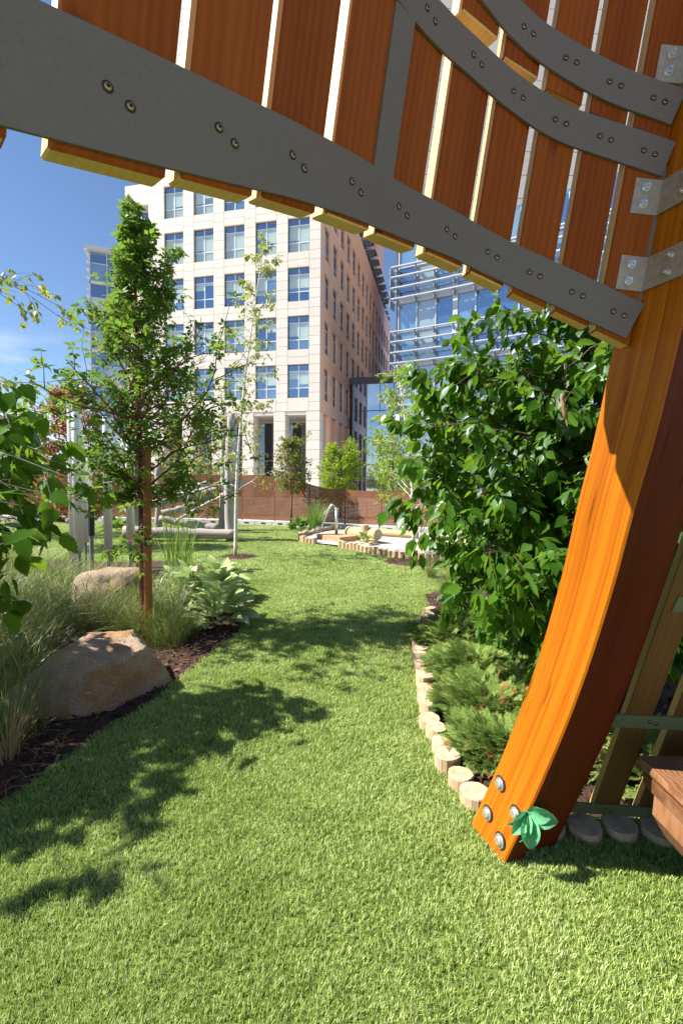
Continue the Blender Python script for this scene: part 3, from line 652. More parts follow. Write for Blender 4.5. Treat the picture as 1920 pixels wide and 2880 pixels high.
def left_tower():
    root = tag(empty('glass_tower', (-31.4, 57.5, 0), R(20)), 'slim glass tower with white floor bands behind the cream office block', 'building')
    block('core', (0.15, 0.3, 0), (12, 14, 29.4), 'frame_dark', root)
    block('roof_cap', (-0.5, -0.6, 29.5), (13, 14.5, 30.0), 'alu', root)
    for fl in range(7):
        z = 0.4+4.2*fl
        block('floor_band', (0, 0, z), (12.2, 0.28, z+0.38), 'tower_white', root)
        for i in range(4):
            block('pane', (0.12+i*1.9, 0.1, z+0.42), (0.12+i*1.9+1.78, 0.2, z+2.5), ['glass_pale', 'glass_blind', 'glass_mid', 'glass_mid'][(i+fl) % 4], root)
            block('pane', (0.12+i*1.9, 0.1, z+2.6), (0.12+i*1.9+1.78, 0.2, z+4.15), 'glass_blue', root)
        block('transom', (0, 0.05, z+2.5), (12, 0.22, z+2.6), 'alu', root)
        for k in range(4): block('sunshade', (-0.35, -0.3, z+0.7+k*0.95), (-0.02, 0.6, z+0.78+k*0.95), 'alu', root)
    for i in range(5): block('mullion', (0.0+i*1.9, 0.0, 0.0), (0.1+i*1.9, 0.24, 29.45), 'alu', root)
left_tower()

# ================================================================== FENCE with stone base
FU = [(-700, 16.4), (-300, 16.2), (0, 16.0), (340, 15.6), (673, 15.1), (804, 14.6), (918, 14.2), (1008, 13.75), (1090, 13.4), (1200, 13.05), (1400, 12.6), (1800, 12.2), (2300, 12.0)]
FP = catmull([Vector(((u-960)/FPX*y, y, 0)) for u, y in FU], 12)
FP = resample(FP, 1.2)
def ftop(x):
    return float(np.interp(x, [-30, -2.6, -1.3, -0.95, -0.4, 0.5, 20], [1.66, 1.64, 1.45, 1.34, 1.22, 1.19, 1.17]))
fence = tag(empty('perforated_fence', (0, 14.2, 0)), 'rust brown perforated metal fence curving behind the lawn', 'fence')
kerb = tag(empty('stone_plinth', (0, 14.1, 0)), 'low pale stone plinth with slots under the rust fence', 'plinth')
for a, b in zip(FP, FP[1:]):
    d = b-a; L_ = d.length; dr = d/L_; nr = Vector((dr.y, -dr.x, 0))
    if nr.y > 0: nr = -nr
    n = 6; v = []; f = []; uv = []
    for side in (0, 1):
        for i in range(n+1):
            p = a + dr*(0.003 + (L_-0.006)*i/n) - nr*(0.02*side)
            for z in (0.17, ftop(p.x)):
                v.append((p.x, p.y-14.2, z)); uv.append((L_*i/n, z))
    k = 2*(n+1)
    for i in range(n):
        f.append((2*i, 2*i+2, 2*i+3, 2*i+1)); f.append((k+2*i, k+2*i+1, k+2*i+3, k+2*i+2)); f.append((2*i+1, 2*i+3, k+2*i+3, k+2*i+1))
    f.append((0, 1, k+1, k)); f.append((2*n, k+2*n, k+2*n+1, 2*n+1))
    ob('fence_panel', mesh('fence_panel', v, f, M['corten'], uv=uv), fence)
    t = MB(); t.box((-0.025, -0.025, 0), (0.025, 0.025, ftop(a.x)+0.0)); o = ob('post', t.me('post', M['corten']), fence); o.location = a - nr*0.07 - Vector((0, 14.2, 0))
    for j in range(2):
        o = ob('stone', unit_box('curb'), kerb); c = a + dr*(L_*(0.25+0.5*j)) + nr*0.10 - Vector((0, 14.1, 0)); o.location = (c.x, c.y, 0.078); o.scale = (L_*0.5-0.02, 0.16, 0.154); o.rotation_euler = (0, 0, math.atan2(dr.y, dr.x))
        s = ob('slot', unit_box('darkring'), kerb); c2 = c + nr*0.078; s.location = (c2.x, c2.y, 0.085); s.scale = (0.16, 0.012, 0.045); s.rotation_euler = o.rotation_euler

# ================================================================== THE TIMBER POD
pod = tag(empty('play_pod', (0.8, 1.9, 0)), 'curved timber play pod with glued rib, steel bands and stained slats', 'play structure')
PO = Vector((0.8, 1.9, 0))
_f = G(1413/1.22449, 2435/1.22449)
RIB = [(0.0, _f.x, _f.y)]
for (u_, v_, y_) in ((1513, 2227, 1.67), (1597, 2027, 1.60), (1652, 1877, 1.555), (1699, 1727, 1.51), (1738, 1600, 1.465), (1775, 1440, 1.415), (1840, 1233, 1.35), (1878, 1070, 1.315), (1908, 951, 1.29)):
    _p = W(u_/1.22449, v_/1.22449, y_); RIB.append((_p.z, _p.x, _p.y))
RIB.append((3.7, RIB[-1][1]+0.13*(3.7-RIB[-1][0]), RIB[-1][2]-0.05*(3.7-RIB[-1][0])))
WD = Vector((-0.072, 0.205, 0)); TD = Vector((0.967, 0.26, 0)).normalized()
def rib_member(name, t0, t1, w0, w1, z0, z1):
    v = []; f = []; uv = []; n = 46; vv = 0; prev = None; ch = 0.006
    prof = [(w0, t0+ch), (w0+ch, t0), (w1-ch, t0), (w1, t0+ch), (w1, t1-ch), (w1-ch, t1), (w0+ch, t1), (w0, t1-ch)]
    for i in range(n+1):
        z = z0 + (z1-z0)*i/n; x, y = smooth_tab(RIB, z); p = Vector((x, y, z)) - PO
        vv += (p-prev).length if prev is not None else 0; prev = p
        for (w, t) in prof:
            v.append(p + WD.normalized()*w + TD*t); uv.append((w+t*1.0, vv))
    m = len(prof)
    mi = []
    for i in range(n):
        for k in range(m):
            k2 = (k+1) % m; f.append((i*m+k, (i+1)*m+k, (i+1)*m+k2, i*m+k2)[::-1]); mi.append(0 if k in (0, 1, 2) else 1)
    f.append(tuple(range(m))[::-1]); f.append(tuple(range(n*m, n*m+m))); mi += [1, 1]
    me = mesh(name, v, f, [M['rib'], M['rib_shaded']], mi=mi, uv=[(a*1.0/0.214*1.0, b) for a, b in uv]); return ob(name, me, pod)
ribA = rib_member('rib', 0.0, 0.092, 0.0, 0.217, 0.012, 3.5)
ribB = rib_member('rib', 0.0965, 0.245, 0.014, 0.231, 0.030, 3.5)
ft = MB(); x, y = smooth_tab(RIB, 0.1); c = Vector((x, y, 0)) - PO + WD*0.5 + TD*0.09
for s in (-1,): ft.box((c.x-0.05, c.y-0.07, 0.0), (c.x+0.06, c.y+0.07, 0.09))
ob('steel_foot', ft.me('steel_foot', M['olive_steel']), pod)
# recessed bolts in the foot of the rib
def bolt_mesh():
    m = MB(); n = 20
    def disc(r, y, mi):
        o = len(m.v); m.v += [(r*math.cos(2*math.pi*k/n), y, r*math.sin(2*math.pi*k/n)) for k in range(n)]; m.f.append(tuple(range(o, o+n))); m.m.append(mi)
    def ringg(r0, y0, r1, y1, mi):
        o = len(m.v); m.v += [(r0*math.cos(2*math.pi*k/n), y0, r0*math.sin(2*math.pi*k/n)) for k in range(n)] + [(r1*math.cos(2*math.pi*k/n), y1, r1*math.sin(2*math.pi*k/n)) for k in range(n)]
        for k in range(n): m.f.append((o+k, o+(k+1) % n, o+n+(k+1) % n, o+n+k)); m.m.append(mi)
    ringg(0.0235, -0.0016, 0.019, -0.0016, 0); disc(0.0235, -0.0008, 0)
    ringg(0.0185, -0.0016, 0.0185, -0.004, 1); ringg(0.0185, -0.004, 0.0125, -0.0045, 1); ringg(0.0125, -0.0045, 0.0125, -0.0105, 1); ringg(0.0125, -0.0105, 0.0095, -0.0125, 1); disc(0.0095, -0.0125, 1)
    return m.me('bolt', [M['darkring'], M['stainless']], False)
BOLT = bolt_mesh()
def on_rib(w, z, off=0.001):
    x, y = smooth_tab(RIB, z); return Vector((x, y, z)) - PO + WD.normalized()*w - TD*off
Minv = Mcam.inverted()
def proj(P):
    c = Minv @ P; return (960 + FPX*c.x/-c.z, 1440 - FPX*(c.y/-c.z - SHIFT*2880/FPX))
def rib_at(px, py):
    best = None
    for i in range(43):
        for j in range(61):
            w, z = i*0.005, j*0.006; u = proj(on_rib(w, z)+PO); e = (u[0]-px*1.22449)**2+(u[1]-py*1.22449)**2
            if best is None or e < best[0]: best = (e, w, z)
    return best[1:]
for px, py in ((1148, 1800), (1120, 1868), (1183, 1868), (1148, 1933)):
    w, z = rib_at(px, py)
    o = ob('bolt', BOLT, ribA); p = on_rib(w, z); up = (on_rib(w, z+0.1)-on_rib(w, z-0.05)).normalized()
    yv = TD; xv = yv.cross(up).normalized(); o.matrix_local = Matrix.Translation(p) @ Matrix((xv, yv, up)).transposed().to_4x4() @ Matrix.Diagonal((1.38, 1.2, 1.38, 1))
# header: bands seen in the photo, slats outside them
BP = [(1420, 720), (1325, 675), (1227, 630), (1130, 585), (1035, 535), (925, 485), (818, 430), (685, 372), (521, 312), (274, 223)]
BH = [0.515, 0.575, 0.635, 0.688, 0.716, 0.714, 0.695, 0.665, 0.627, 0.592]
def up_to(px, py, H):
    d = ray(px, py); return Vector((0, 0, EYE)) + d*(H/d.z)
K = [up_to(px, py, h) for (px, py), h in zip(BP, BH)]
K.append(K[-1] + (K[-1]-K[-2])*1.25)
HWB = [0.056, 0.057, 0.058, 0.060, 0.062, 0.064, 0.067, 0.070, 0.075, 0.081, 0.085]
ED = Vector((0.13, -0.05, 1.0)).normalized()
def hit_v(P, px, py):                    # how far up the slat line through P one must go to reach the image row of (px,py)
    best = min(np.linspace(0, 1.6, 321), key=lambda t: abs(proj(P + ED*float(t))[1]-py*1.22449)); return float(best)
Minv = Mcam.inverted()
def proj(P):
    c = Minv @ P; return (960 + FPX*c.x/-c.z, 1440 - FPX*(c.y/-c.z - SHIFT*2880/FPX))
B2 = [(1814, 429), (1695, 389), (1571, 340), (1455, 266), (1337, 170), (1214, 40)]
B3 = [(1842, 279), (1724, 233), (1611, 170), (1494, 86)]
T2 = [hit_v(K[i], 0, y/1.22449) for i, (x, y) in enumerate(B2)]
T3 = [hit_v(K[i], 0, y/1.22449) for i, (x, y) in enumerate(B3)]
d2 = [T2[i+1]-T2[i] for i in range(5)]
T2 += [T2[5]+d2[4]*1.25]; T2 += [T2[6]+d2[4]*1.5]
T3 += [T3[3]+(T3[3]-T3[2])*1.35]; T3 += [T3[4]+(T3[3]-T3[2])*1.9]
def tang(i):
    a, b = K[max(0, i-1)], K[min(len(K)-1, i+1)]; t = a-b; t = t - ED*t.dot(ED); return t.normalized()      # towards the rib
def outn(i):
    n = tang(i).cross(ED).normalized(); c = K[i]-Vector((0, 0, EYE)); c.z = 0
    return n if n.dot(c) > 0 else -n
def ribbon(name, P, hw, side, thick, parent, mat='steel'):
    # plate along P; width along the given side vectors, thickness away from the camera
    v = []; f = []; n = len(P)
    for p, h, (s, nn) in zip(P, hw, side):
        for (a, b) in ((-h, 0), (h, 0), (h, thick), (-h, thick)): v.append(p + s*a + nn*b - PO)
    for i in range(n-1):
        for k in range(4): f.append((i*4+k, i*4+(k+1) % 4, (i+1)*4+(k+1) % 4, (i+1)*4+k))
    f.append((0, 1, 2, 3)[::-1]); f.append((4*n-4, 4*n-3, 4*n-2, 4*n-1))
    return ob(name, mesh(name, v, f, M[mat]), parent)
def fine(P, vals_list, n=6):
    Q = catmull(P, n); m = len(P); res = [Q]
    for vals in vals_list:
        res.append(catmull([Vector(x) if not isinstance(x, (int, float)) else Vector((x, 0, 0)) for x in vals], n))
    return res
SCREW = None
def screw_mesh():
    m = MB(); n = 12
    for (r0, y0, r1, y1, mi) in ((0.0085, -0.0010, 0.0085, -0.0016, 1), (0.0085, -0.0016, 0.0060, -0.0028, 1), (0.0060, -0.0028, 0.0048, -0.0040, 0), (0.0048, -0.0040, 0.0026, -0.0044, 0), (0.0026, -0.0044, 0.0024, -0.0020, 1)):
        o = len(m.v); m.v += [(r0*math.cos(2*math.pi*k/n), y0, r0*math.sin(2*math.pi*k/n)) for k in range(n)] + [(r1*math.cos(2*math.pi*k/n), y1, r1*math.sin(2*math.pi*k/n)) for k in range(n)]
        for k in range(n): m.f.append((o+k, o+(k+1) % n, o+n+(k+1) % n, o+n+k)); m.m.append(mi)
    o = len(m.v); m.v += [(0.0024*math.cos(2*math.pi*k/n), -0.002, 0.0024*math.sin(2*math.pi*k/n)) for k in range(n)]; m.f.append(tuple(range(o, o+n))); m.m.append(1)
    return m.me('screw', [M['brass'], M['darkring']])
SCREW = screw_mesh()
def screws(band, p, t, nn, gap=0.017, up=ED):
    for s in (-1, 1):
        o = ob('screw', SCREW, band); q = p + t*gap*s + up*(-0.004*s)
        z = nn.cross(t).normalized(); o.matrix_local = Matrix.Translation(q-PO) @ Matrix((t, nn, z)).transposed().to_4x4()
def header_band(idx, offs, hw, extra0=None):
    P = [K[i] + ED*offs[j] for j, i in enumerate(idx)]
    ends = P[:]
    if extra0 is not None: ends = [P[0] + (P[0]-P[1]).normalized()*extra0] + P
    NN = [outn(i) for i in idx]
    if extra0 is not None: NN = [NN[0]] + NN
    HW = list(hw) if len(hw) == len(ends) else [hw[0]]*len(ends)
    Q = catmull(ends, 6); NQ = catmull(NN, 6); HQ = catmull([Vector((h, 0, 0)) for h in HW], 6)
    side = []
    for i, q in enumerate(Q):
        t = (Q[min(i+1, len(Q)-1)] - Q[max(i-1, 0)]).normalized(); n = NQ[i].normalized(); s = t.cross(n).normalized()
        if s.z < 0: s = -s
        n = s.cross(t).normalized(); n = n if n.dot(NQ[i]) > 0 else -n
        side.append((s, n))
    band = ribbon('steel_band', Q, [h.x for h in HQ], side, 0.008, pod)
    for j, i in enumerate(idx): screws(band, P[j], tang(i), outn(i))
    return band
N1 = len(K)
band1 = header_band(list(range(N1)), [0]*N1, [0.056]+HWB, 0.055)
band2 = header_band(list(range(8)), T2, [0.050]*9, 0.06)
band3 = header_band(list(range(6)), T3, [0.050]*7, 0.06)
def strut(pa, pb, hw, nn, name='steel_strut'):
    e = (pb-pa).normalized(); s = e.cross(nn).normalized(); n2 = s.cross(e).normalized(); n2 = n2 if n2.dot(nn) > 0 else -n2
    return ribbon(name, [pa, pb], [hw, hw], [(s, n2), (s, n2)], 0.0078, pod)
mid = (K[5]+K[6])/2; nm = (outn(5)+outn(6)).normalized()
strut(mid + ED*0.01 + nm*0.003, mid + ED*((T2[5]+T2[6])/2-0.01) + nm*0.003, 0.036, nm)
e0 = K[0] + (K[0]-K[1]).normalized()*0.025 + Vector((0.012, 0.01, 0.0))
strut(e0 + ED*0.03 + outn(0)*0.0003, e0 + ED*(T2[0]-0.02) + outn(0)*0.0003, 0.034, outn(0))
strut(e0 + ED*(T3[0]+0.03) + outn(0)*0.0003, e0 + ED*(T3[0]+0.7) + outn(0)*0.0003, 0.034, outn(0))
def slat(i, t0, t1, w=None, th=0.052):
    P = K[i]; e, t, n = ED, tang(i), outn(i); a = K[max(0, i-1)]-K[min(N1-1, i+1)]; sl = a.dot(e)/a.dot(t)
    pitch = a.length/(2 if 0 < i < N1-1 else 1)
    w = w or 0.83*pitch*abs(a.normalized().dot(t)); L_ = t1-t0; v, f = boxgeo((-w/2, 0, 0), (w/2, th, L_), 0.004)
    v = [(x, y, z+sl*x) if z < L_*0.5 else (x, y, z) for x, y, z in v]          # foot cut along the band
    me = mesh('slat', v, f, [M['slat'], M['slat_lit_edge']])
    me.polygons.foreach_set('material_index', [1 if (abs(p.normal.x) > 0.8 or abs(p.normal.z) > 0.7) else 0 for p in me.polygons])
    o = ob('slat', me, pod); o.matrix_local = Matrix.Translation(P - PO + e*t0 + n*0.0095) @ Matrix((t, n, e)).transposed().to_4x4(); return o
def hang(i):
    a = K[max(0, i-1)]-K[min(N1-1, i+1)]; t = tang(i); return -(HWB[i]/abs(a.normalized().dot(t)) + 0.010 + 0.006*rnd.random())
for i in range(N1): slat(i, hang(i), (T2[i]+0.035) if i < 6 else 1.75)
for i in range(6): slat(i, T3[i]-0.095, T3[i]+(0.9 if i < 4 else 0.7))
# brackets between the bands and the rib
def bracket(p, z):
    m = MB(); n0 = outn(0); t0 = tang(0)
    x, y = smooth_tab(RIB, z); up = (on_rib(0.1, z+0.1)-on_rib(0.1, z-0.1)).normalized()
    c = on_rib(0.150, z, 0.004) + PO                     # the bend, on the rib face
    a0 = c - t0*0.078; h = 0.050
    wd = (-WD).normalized()
    def plate(p0, p1, nn, th):
        v = []
        for q in (p0, p1):
            for (s, b) in ((-h, 0), (h, 0), (h, th), (-h, th)): v.append(q + up*s + nn*b - PO)
        m.add(v, [(0, 1, 5, 4), (1, 2, 6, 5), (2, 3, 7, 6), (3, 0, 4, 7), (3, 2, 1, 0), (4, 5, 6, 7)])
    plate(a0 - n0*0.006, c - n0*0.006, -n0, 0.006); plate(c, c + wd*0.125, -TD, 0.006)
    o = ob('bracket', m.me('bracket', M['bracket']), pod)
    for base, nn, tt in ((a0 + t0*0.032 - n0*0.012, n0, t0), (c + wd*0.085 - TD*0.006, TD, wd)):
        for s in (-0.024, 0.024):
            b = MB(); b.tube([(0, 0.0, 0), (0, -0.003, 0)], 0.0125, 14); b.tube([(0, -0.003, 0), (0, -0.012, 0)], 0.0088, 6); b.tube([(0, -0.012, 0), (0, -0.020, 0)], 0.0048, 8)
            w = ob('bolt', b.me('bolt', M['stainless']), o); xv = nn.cross(up).normalized(); zz = xv.cross(nn).normalized()
            w.matrix_local = Matrix.Translation(base + up*s - PO) @ Matrix((xv, nn, zz)).transposed().to_4x4()
zb1 = (K[0]).z
for zz in (zb1+0.115, zb1+0.335, zb1+0.70): bracket(None, zz)
# lower panel to the right of the rib
LD = Vector((0.2, -0.255, 0.95)).normalized()
LT = Vector((1, -0.06, 0)).normalized(); LN = LT.cross(LD).normalized()
if LN.y < 0: LN = -LN
def lower(s, z, off=0.0): return Vector((1.00, 1.955, 0.0)) + LT*s + LD*(z/LD.z) + LN*off
for z, s0, s1, hw in ((0.075, -0.16, 1.3, 0.028), (0.53, -0.09, 1.3, 0.031), (1.05, 0.02, 1.3, 0.033), (1.16, 0.02, 1.3, 0.033)):
    P = [lower(s0 + (s1-s0)*i/10, z) + Vector((0, -0.10*((i/10)**2), 0)) for i in range(11)]
    bnd = ribbon('lower_band', P, [hw]*11, [(LD, LN)]*11, 0.008, pod, 'olive_steel')
    for i in range(6): screws(bnd, lower(0.155+i*0.18, z) + Vector((0, -0.10*((((0.155+i*0.18)-s0)/(s1-s0))**2), 0)), LT, LN, 0.013)
for i in range(6):
    s = 0.155 + i*0.18
    v, f = boxgeo((-0.053, 0, 0), (0.053, 0.038, 1.75), 0.004); me = mesh('slat', v, f, [M['slat_low'], M['slat_low_lit_edge']])
    me.polygons.foreach_set('material_index', [1 if (abs(p.normal.x) > 0.8 or abs(p.normal.z) > 0.8) else 0 for p in me.polygons])
    fr = (s+0.1)/1.4; o = ob('slat', me, pod); o.matrix_local = Matrix.Translation(lower(s, 0.05) + LN*0.010 + Vector((0, -0.10*fr*fr, 0)) - PO) @ Matrix((LT, LN, LD)).transposed().to_4x4()
# bench block inside the pod
bn = tag(empty('timber_bench', (1.3, 1.5, 0)), 'rough weathered timber bench end beside the lower slats', 'bench')
m = MB()
def slab(poly, y0, y1, mi=0):
    n = len(poly); v = [(x, y0, z) for x, z in poly] + [(x, y1, z) for x, z in poly]
    m.add(v, [tuple(range(n))[::-1], tuple(range(n, 2*n))] + [(i, (i+1) % n, n+(i+1) % n, n+i) for i in range(n)], mi)
slab([(-0.17, 0.43), (0.75, 0.43), (0.75, 0.475), (-0.178, 0.475), (-0.183, 0.452)], -0.30, 0.165); ob('seat', m.me('seat', M['bench']), bn)
m = MB(); slab([(-0.165, 0.375), (0.75, 0.375), (0.75, 0.427), (-0.172, 0.427)], -0.285, 0.15); ob('seat_beam', m.me('seat_beam', M['bench']), bn)
m = MB(); slab([(-0.160, 0.372), (-0.165, 0.30), (-0.115, 0.215), (-0.02, 0.12), (0.06, 0.0), (0.30, 0.0), (0.30, 0.372)], -0.24, 0.10); ob('leg', m.me('leg', M['bench']), bn)

# ================================================================== EDGING LOGS
def stub_mesh(r, h, seed):
    q = random.Random(seed); n = 14; v = []; f = []; mi = []
    rr = [r*(1+q.uniform(-.05, .05)) for _ in range(n)]
    for z, s in ((-0.02, 1.0), (h-0.006, 0.985), (h, 0.93)):
        tz = q.uniform(-0.006, 0.006)
        for k in range(n): a = 2*math.pi*k/n; v.append((rr[k]*s*math.cos(a), rr[k]*s*math.sin(a), z + (tz*math.cos(a) if z > 0.02 else 0)))
    for l in range(2):
        for k in range(n): f.append((l*n+k, l*n+(k+1) % n, (l+1)*n+(k+1) % n, (l+1)*n+k)); mi.append(l)
    v.append((0, 0, h+0.001)); c = len(v)-1
    for k in range(n): f.append((2*n+k, 2*n+(k+1) % n, c)); mi.append(1)
    return mesh('edging_log', v, f, [M['stub'], M['endgrain']], mi=mi)
STUBS = [stub_mesh(0.064, 0.095+0.012*i, i) for i in range(5)]
epath = resample([p + Vector((0.03, 0.04, 0)) for p in EDGE], 0.137)
q = random.Random(4)
for p in epath:
    o = ob('edging_log', q.choice(STUBS)); o.location = (p.x+q.uniform(-.01, .01), p.y+q.uniform(-.01, .01), 0); o.rotation_euler = (0, 0, q.uniform(0, 6)); s = q.uniform(0.95, 1.1); o.scale = (s, s, q.uniform(0.50, 0.75))
    tag(o, 'pale peeled log stub edging the juniper bed', 'log', 'log stubs along the juniper bed')
for i in range(10):
    o = ob('edging_log', q.choice(STUBS)); o.location = (0.90+0.15*i, 1.885-0.004*i*i*0.6+q.uniform(-.01, .01), 0); o.rotation_euler = (0, 0, q.uniform(0, 6)); o.scale = (1.08, 1.08, 0.45)
    tag(o, 'low sawn log stub in the shade under the pod slats', 'log', 'low log stubs under the pod')
SM = [stub_mesh(0.062, 0.13+0.012*i, 20+i) for i in range(4)]
for path in (SB, SB2):
    for p in resample(flat(path), 0.128):
        o = ob('edging_log', q.choice(SM)); o.location = (p.x, p.y, 0); o.rotation_euler = (0, 0, q.uniform(0, 6)); o.scale = (1, 1, q.uniform(0.9, 1.12))
        tag(o, 'small round log stub edging the sand pit', 'log', 'log stubs round the sand pit')

# ================================================================== BOULDERS
def boulder(name, c, size, seed, mat, cuts, label, rz=0.0, sub=6):
    import bmesh
    bm = bmesh.new(); bmesh.ops.create_icosphere(bm, subdivisions=sub, radius=1.0); from mathutils import noise as nz
    off = Vector((seed*3.1, seed*1.7, seed*0.3))
    for vtx in bm.verts:
        p = vtx.co.copy()
        for (n, d, soft) in cuts:
            n = Vector(n).normalized(); k = p.dot(n)-d
            if k > 0: p -= n*k*soft
        a = nz.noise(p*1.6+off)*0.15 + (0.5-abs(nz.noise(p*2.2+off)))*0.10 + (0.5-abs(nz.noise(p*5.3+off*2)))*0.035 + (0.5-abs(nz.noise(p*9+off)))*0.025 + nz.noise(p*24+off)*0.010
        p *= 1+a; vtx.co = Vector((p.x*size[0], p.y*size[1], p.z*size[2]))
    me = bpy.data.meshes.new(name); bm.to_mesh(me); bm.free(); me.materials.append(M[mat])
    me.polygons.foreach_set('use_smooth', np.ones(len(me.polygons), bool))
    o = ob(name, me); o.location = c; o.rotation_euler = (0, 0, rz); return tag(o, label, 'boulder')
cb = G(205, 1632)
boulder('boulder', (cb.x-0.07, cb.y+0.18, 0.07), (0.61, 0.44, 0.41), 2, 'rock', [((0.16, -0.18, 0.97), 0.62, 1.0), ((0.80, -0.55, 0.10), 0.50, 1.0), ((-0.45, -0.80, 0.50), 0.50, 1.0), ((-0.75, 0.1, 0.60), 0.60, 1.0), ((0.25, -0.95, 0.20), 0.55, 1.0), ((0.95, 0.15, 0.40), 0.66, .9), ((0.5, -0.55, 0.65), 0.66, 1.0), ((-0.95, -0.3, 0.1), 0.78, 1.0)], 'big brown granite boulder with flat top beside the lawn edge', R(20))
cb2 = G(262, 1405)
boulder('boulder', (cb2.x, cb2.y, 0.16), (0.42, 0.30, 0.37), 5, 'rock_pale', [((0, 0, 1), 0.80, 0.8), ((0.3, -0.8, 0.4), 0.75, 0.8)], 'pale sunlit boulder behind the grasses near the wooden stake', 0.2, 4)

# ================================================================== TREES
def rv(q, s=1.0): return Vector((q.gauss(0, s), q.gauss(0, s), q.gauss(0, s)))
LEAF_BIRCH = (np.array([(0, 0, 0), (-.20, .22, .035), (0, .24, 0), (.20, .22, .035), (-.30, .45, .05), (0, .5, -.01), (.30, .45, .05), (-.19, .72, .02), (0, .76, -.03), (.19, .72, .02), (0, 1.0, -.08)]),
              [(0, 1, 2), (0, 2, 3), (1, 4, 5, 2), (2, 5, 6, 3), (4, 7, 8, 5), (5, 8, 9, 6), (7, 10, 8), (8, 10, 9)])
def tri(F):
    o = []
    for f in F: o += [f] if len(f) == 3 else [(f[0], f[1], f[2]), (f[0], f[2], f[3])]
    return np.array(o)
def serrated():
    # a toothed birch leaf for close views
    L_, Rr = [], []
    prof = [(0.0, 0.0), (0.10, 0.12), (0.20, 0.13), (0.24, 0.22), (0.28, 0.26), (0.30, 0.38), (0.26, 0.42), (0.265, 0.54), (0.20, 0.58), (0.19, 0.70), (0.12, 0.74), (0.10, 0.85), (0.045, 0.88), (0.0, 1.0)]
    v = []; f = []
    for (w, y) in prof: v += [(-w, y, 0.16*w+0.05*math.sin(y*9)*w - 0.10*y*y), (0, max(0, y-0.02), -0.10*y*y), (w, y, 0.16*w-0.05*math.sin(y*7)*w - 0.10*y*y)]
    for i in range(len(prof)-1):
        a, b = 3*i, 3*i+3; f += [(a, a+1, b+1, b), (a+1, a+2, b+2, b+1)]
    return np.array(v), f
LEAF_TOOTH = serrated()
LEAF_SMALL = (np.array([(0, 0, 0), (-.28, .42, .06), (0, .45, 0), (.28, .42, .06), (0, 1.0, -.05)]), [(0, 2, 1), (0, 3, 2), (1, 2, 4), (2, 3, 4)])
def trifol():
    v = []; f = []
    for a, s in ((0, 1.0), (1.15, 0.85), (-1.15, 0.85)):
        o = len(v); c, n = math.cos(a), math.sin(a)
        for (x, y, z) in ((0, .08, 0), (-.25, .5, .06), (0, .52, -.01), (.25, .5, .06), (0, 1.0, -.08)): v.append(((x*c - y*n)*s, (x*n + y*c)*s, z*s))
        f += [(o, o+2, o+1), (o, o+3, o+2), (o+1, o+2, o+4), (o+2, o+3, o+4)]
    return np.array(v), f
LEAF_TRI = trifol()
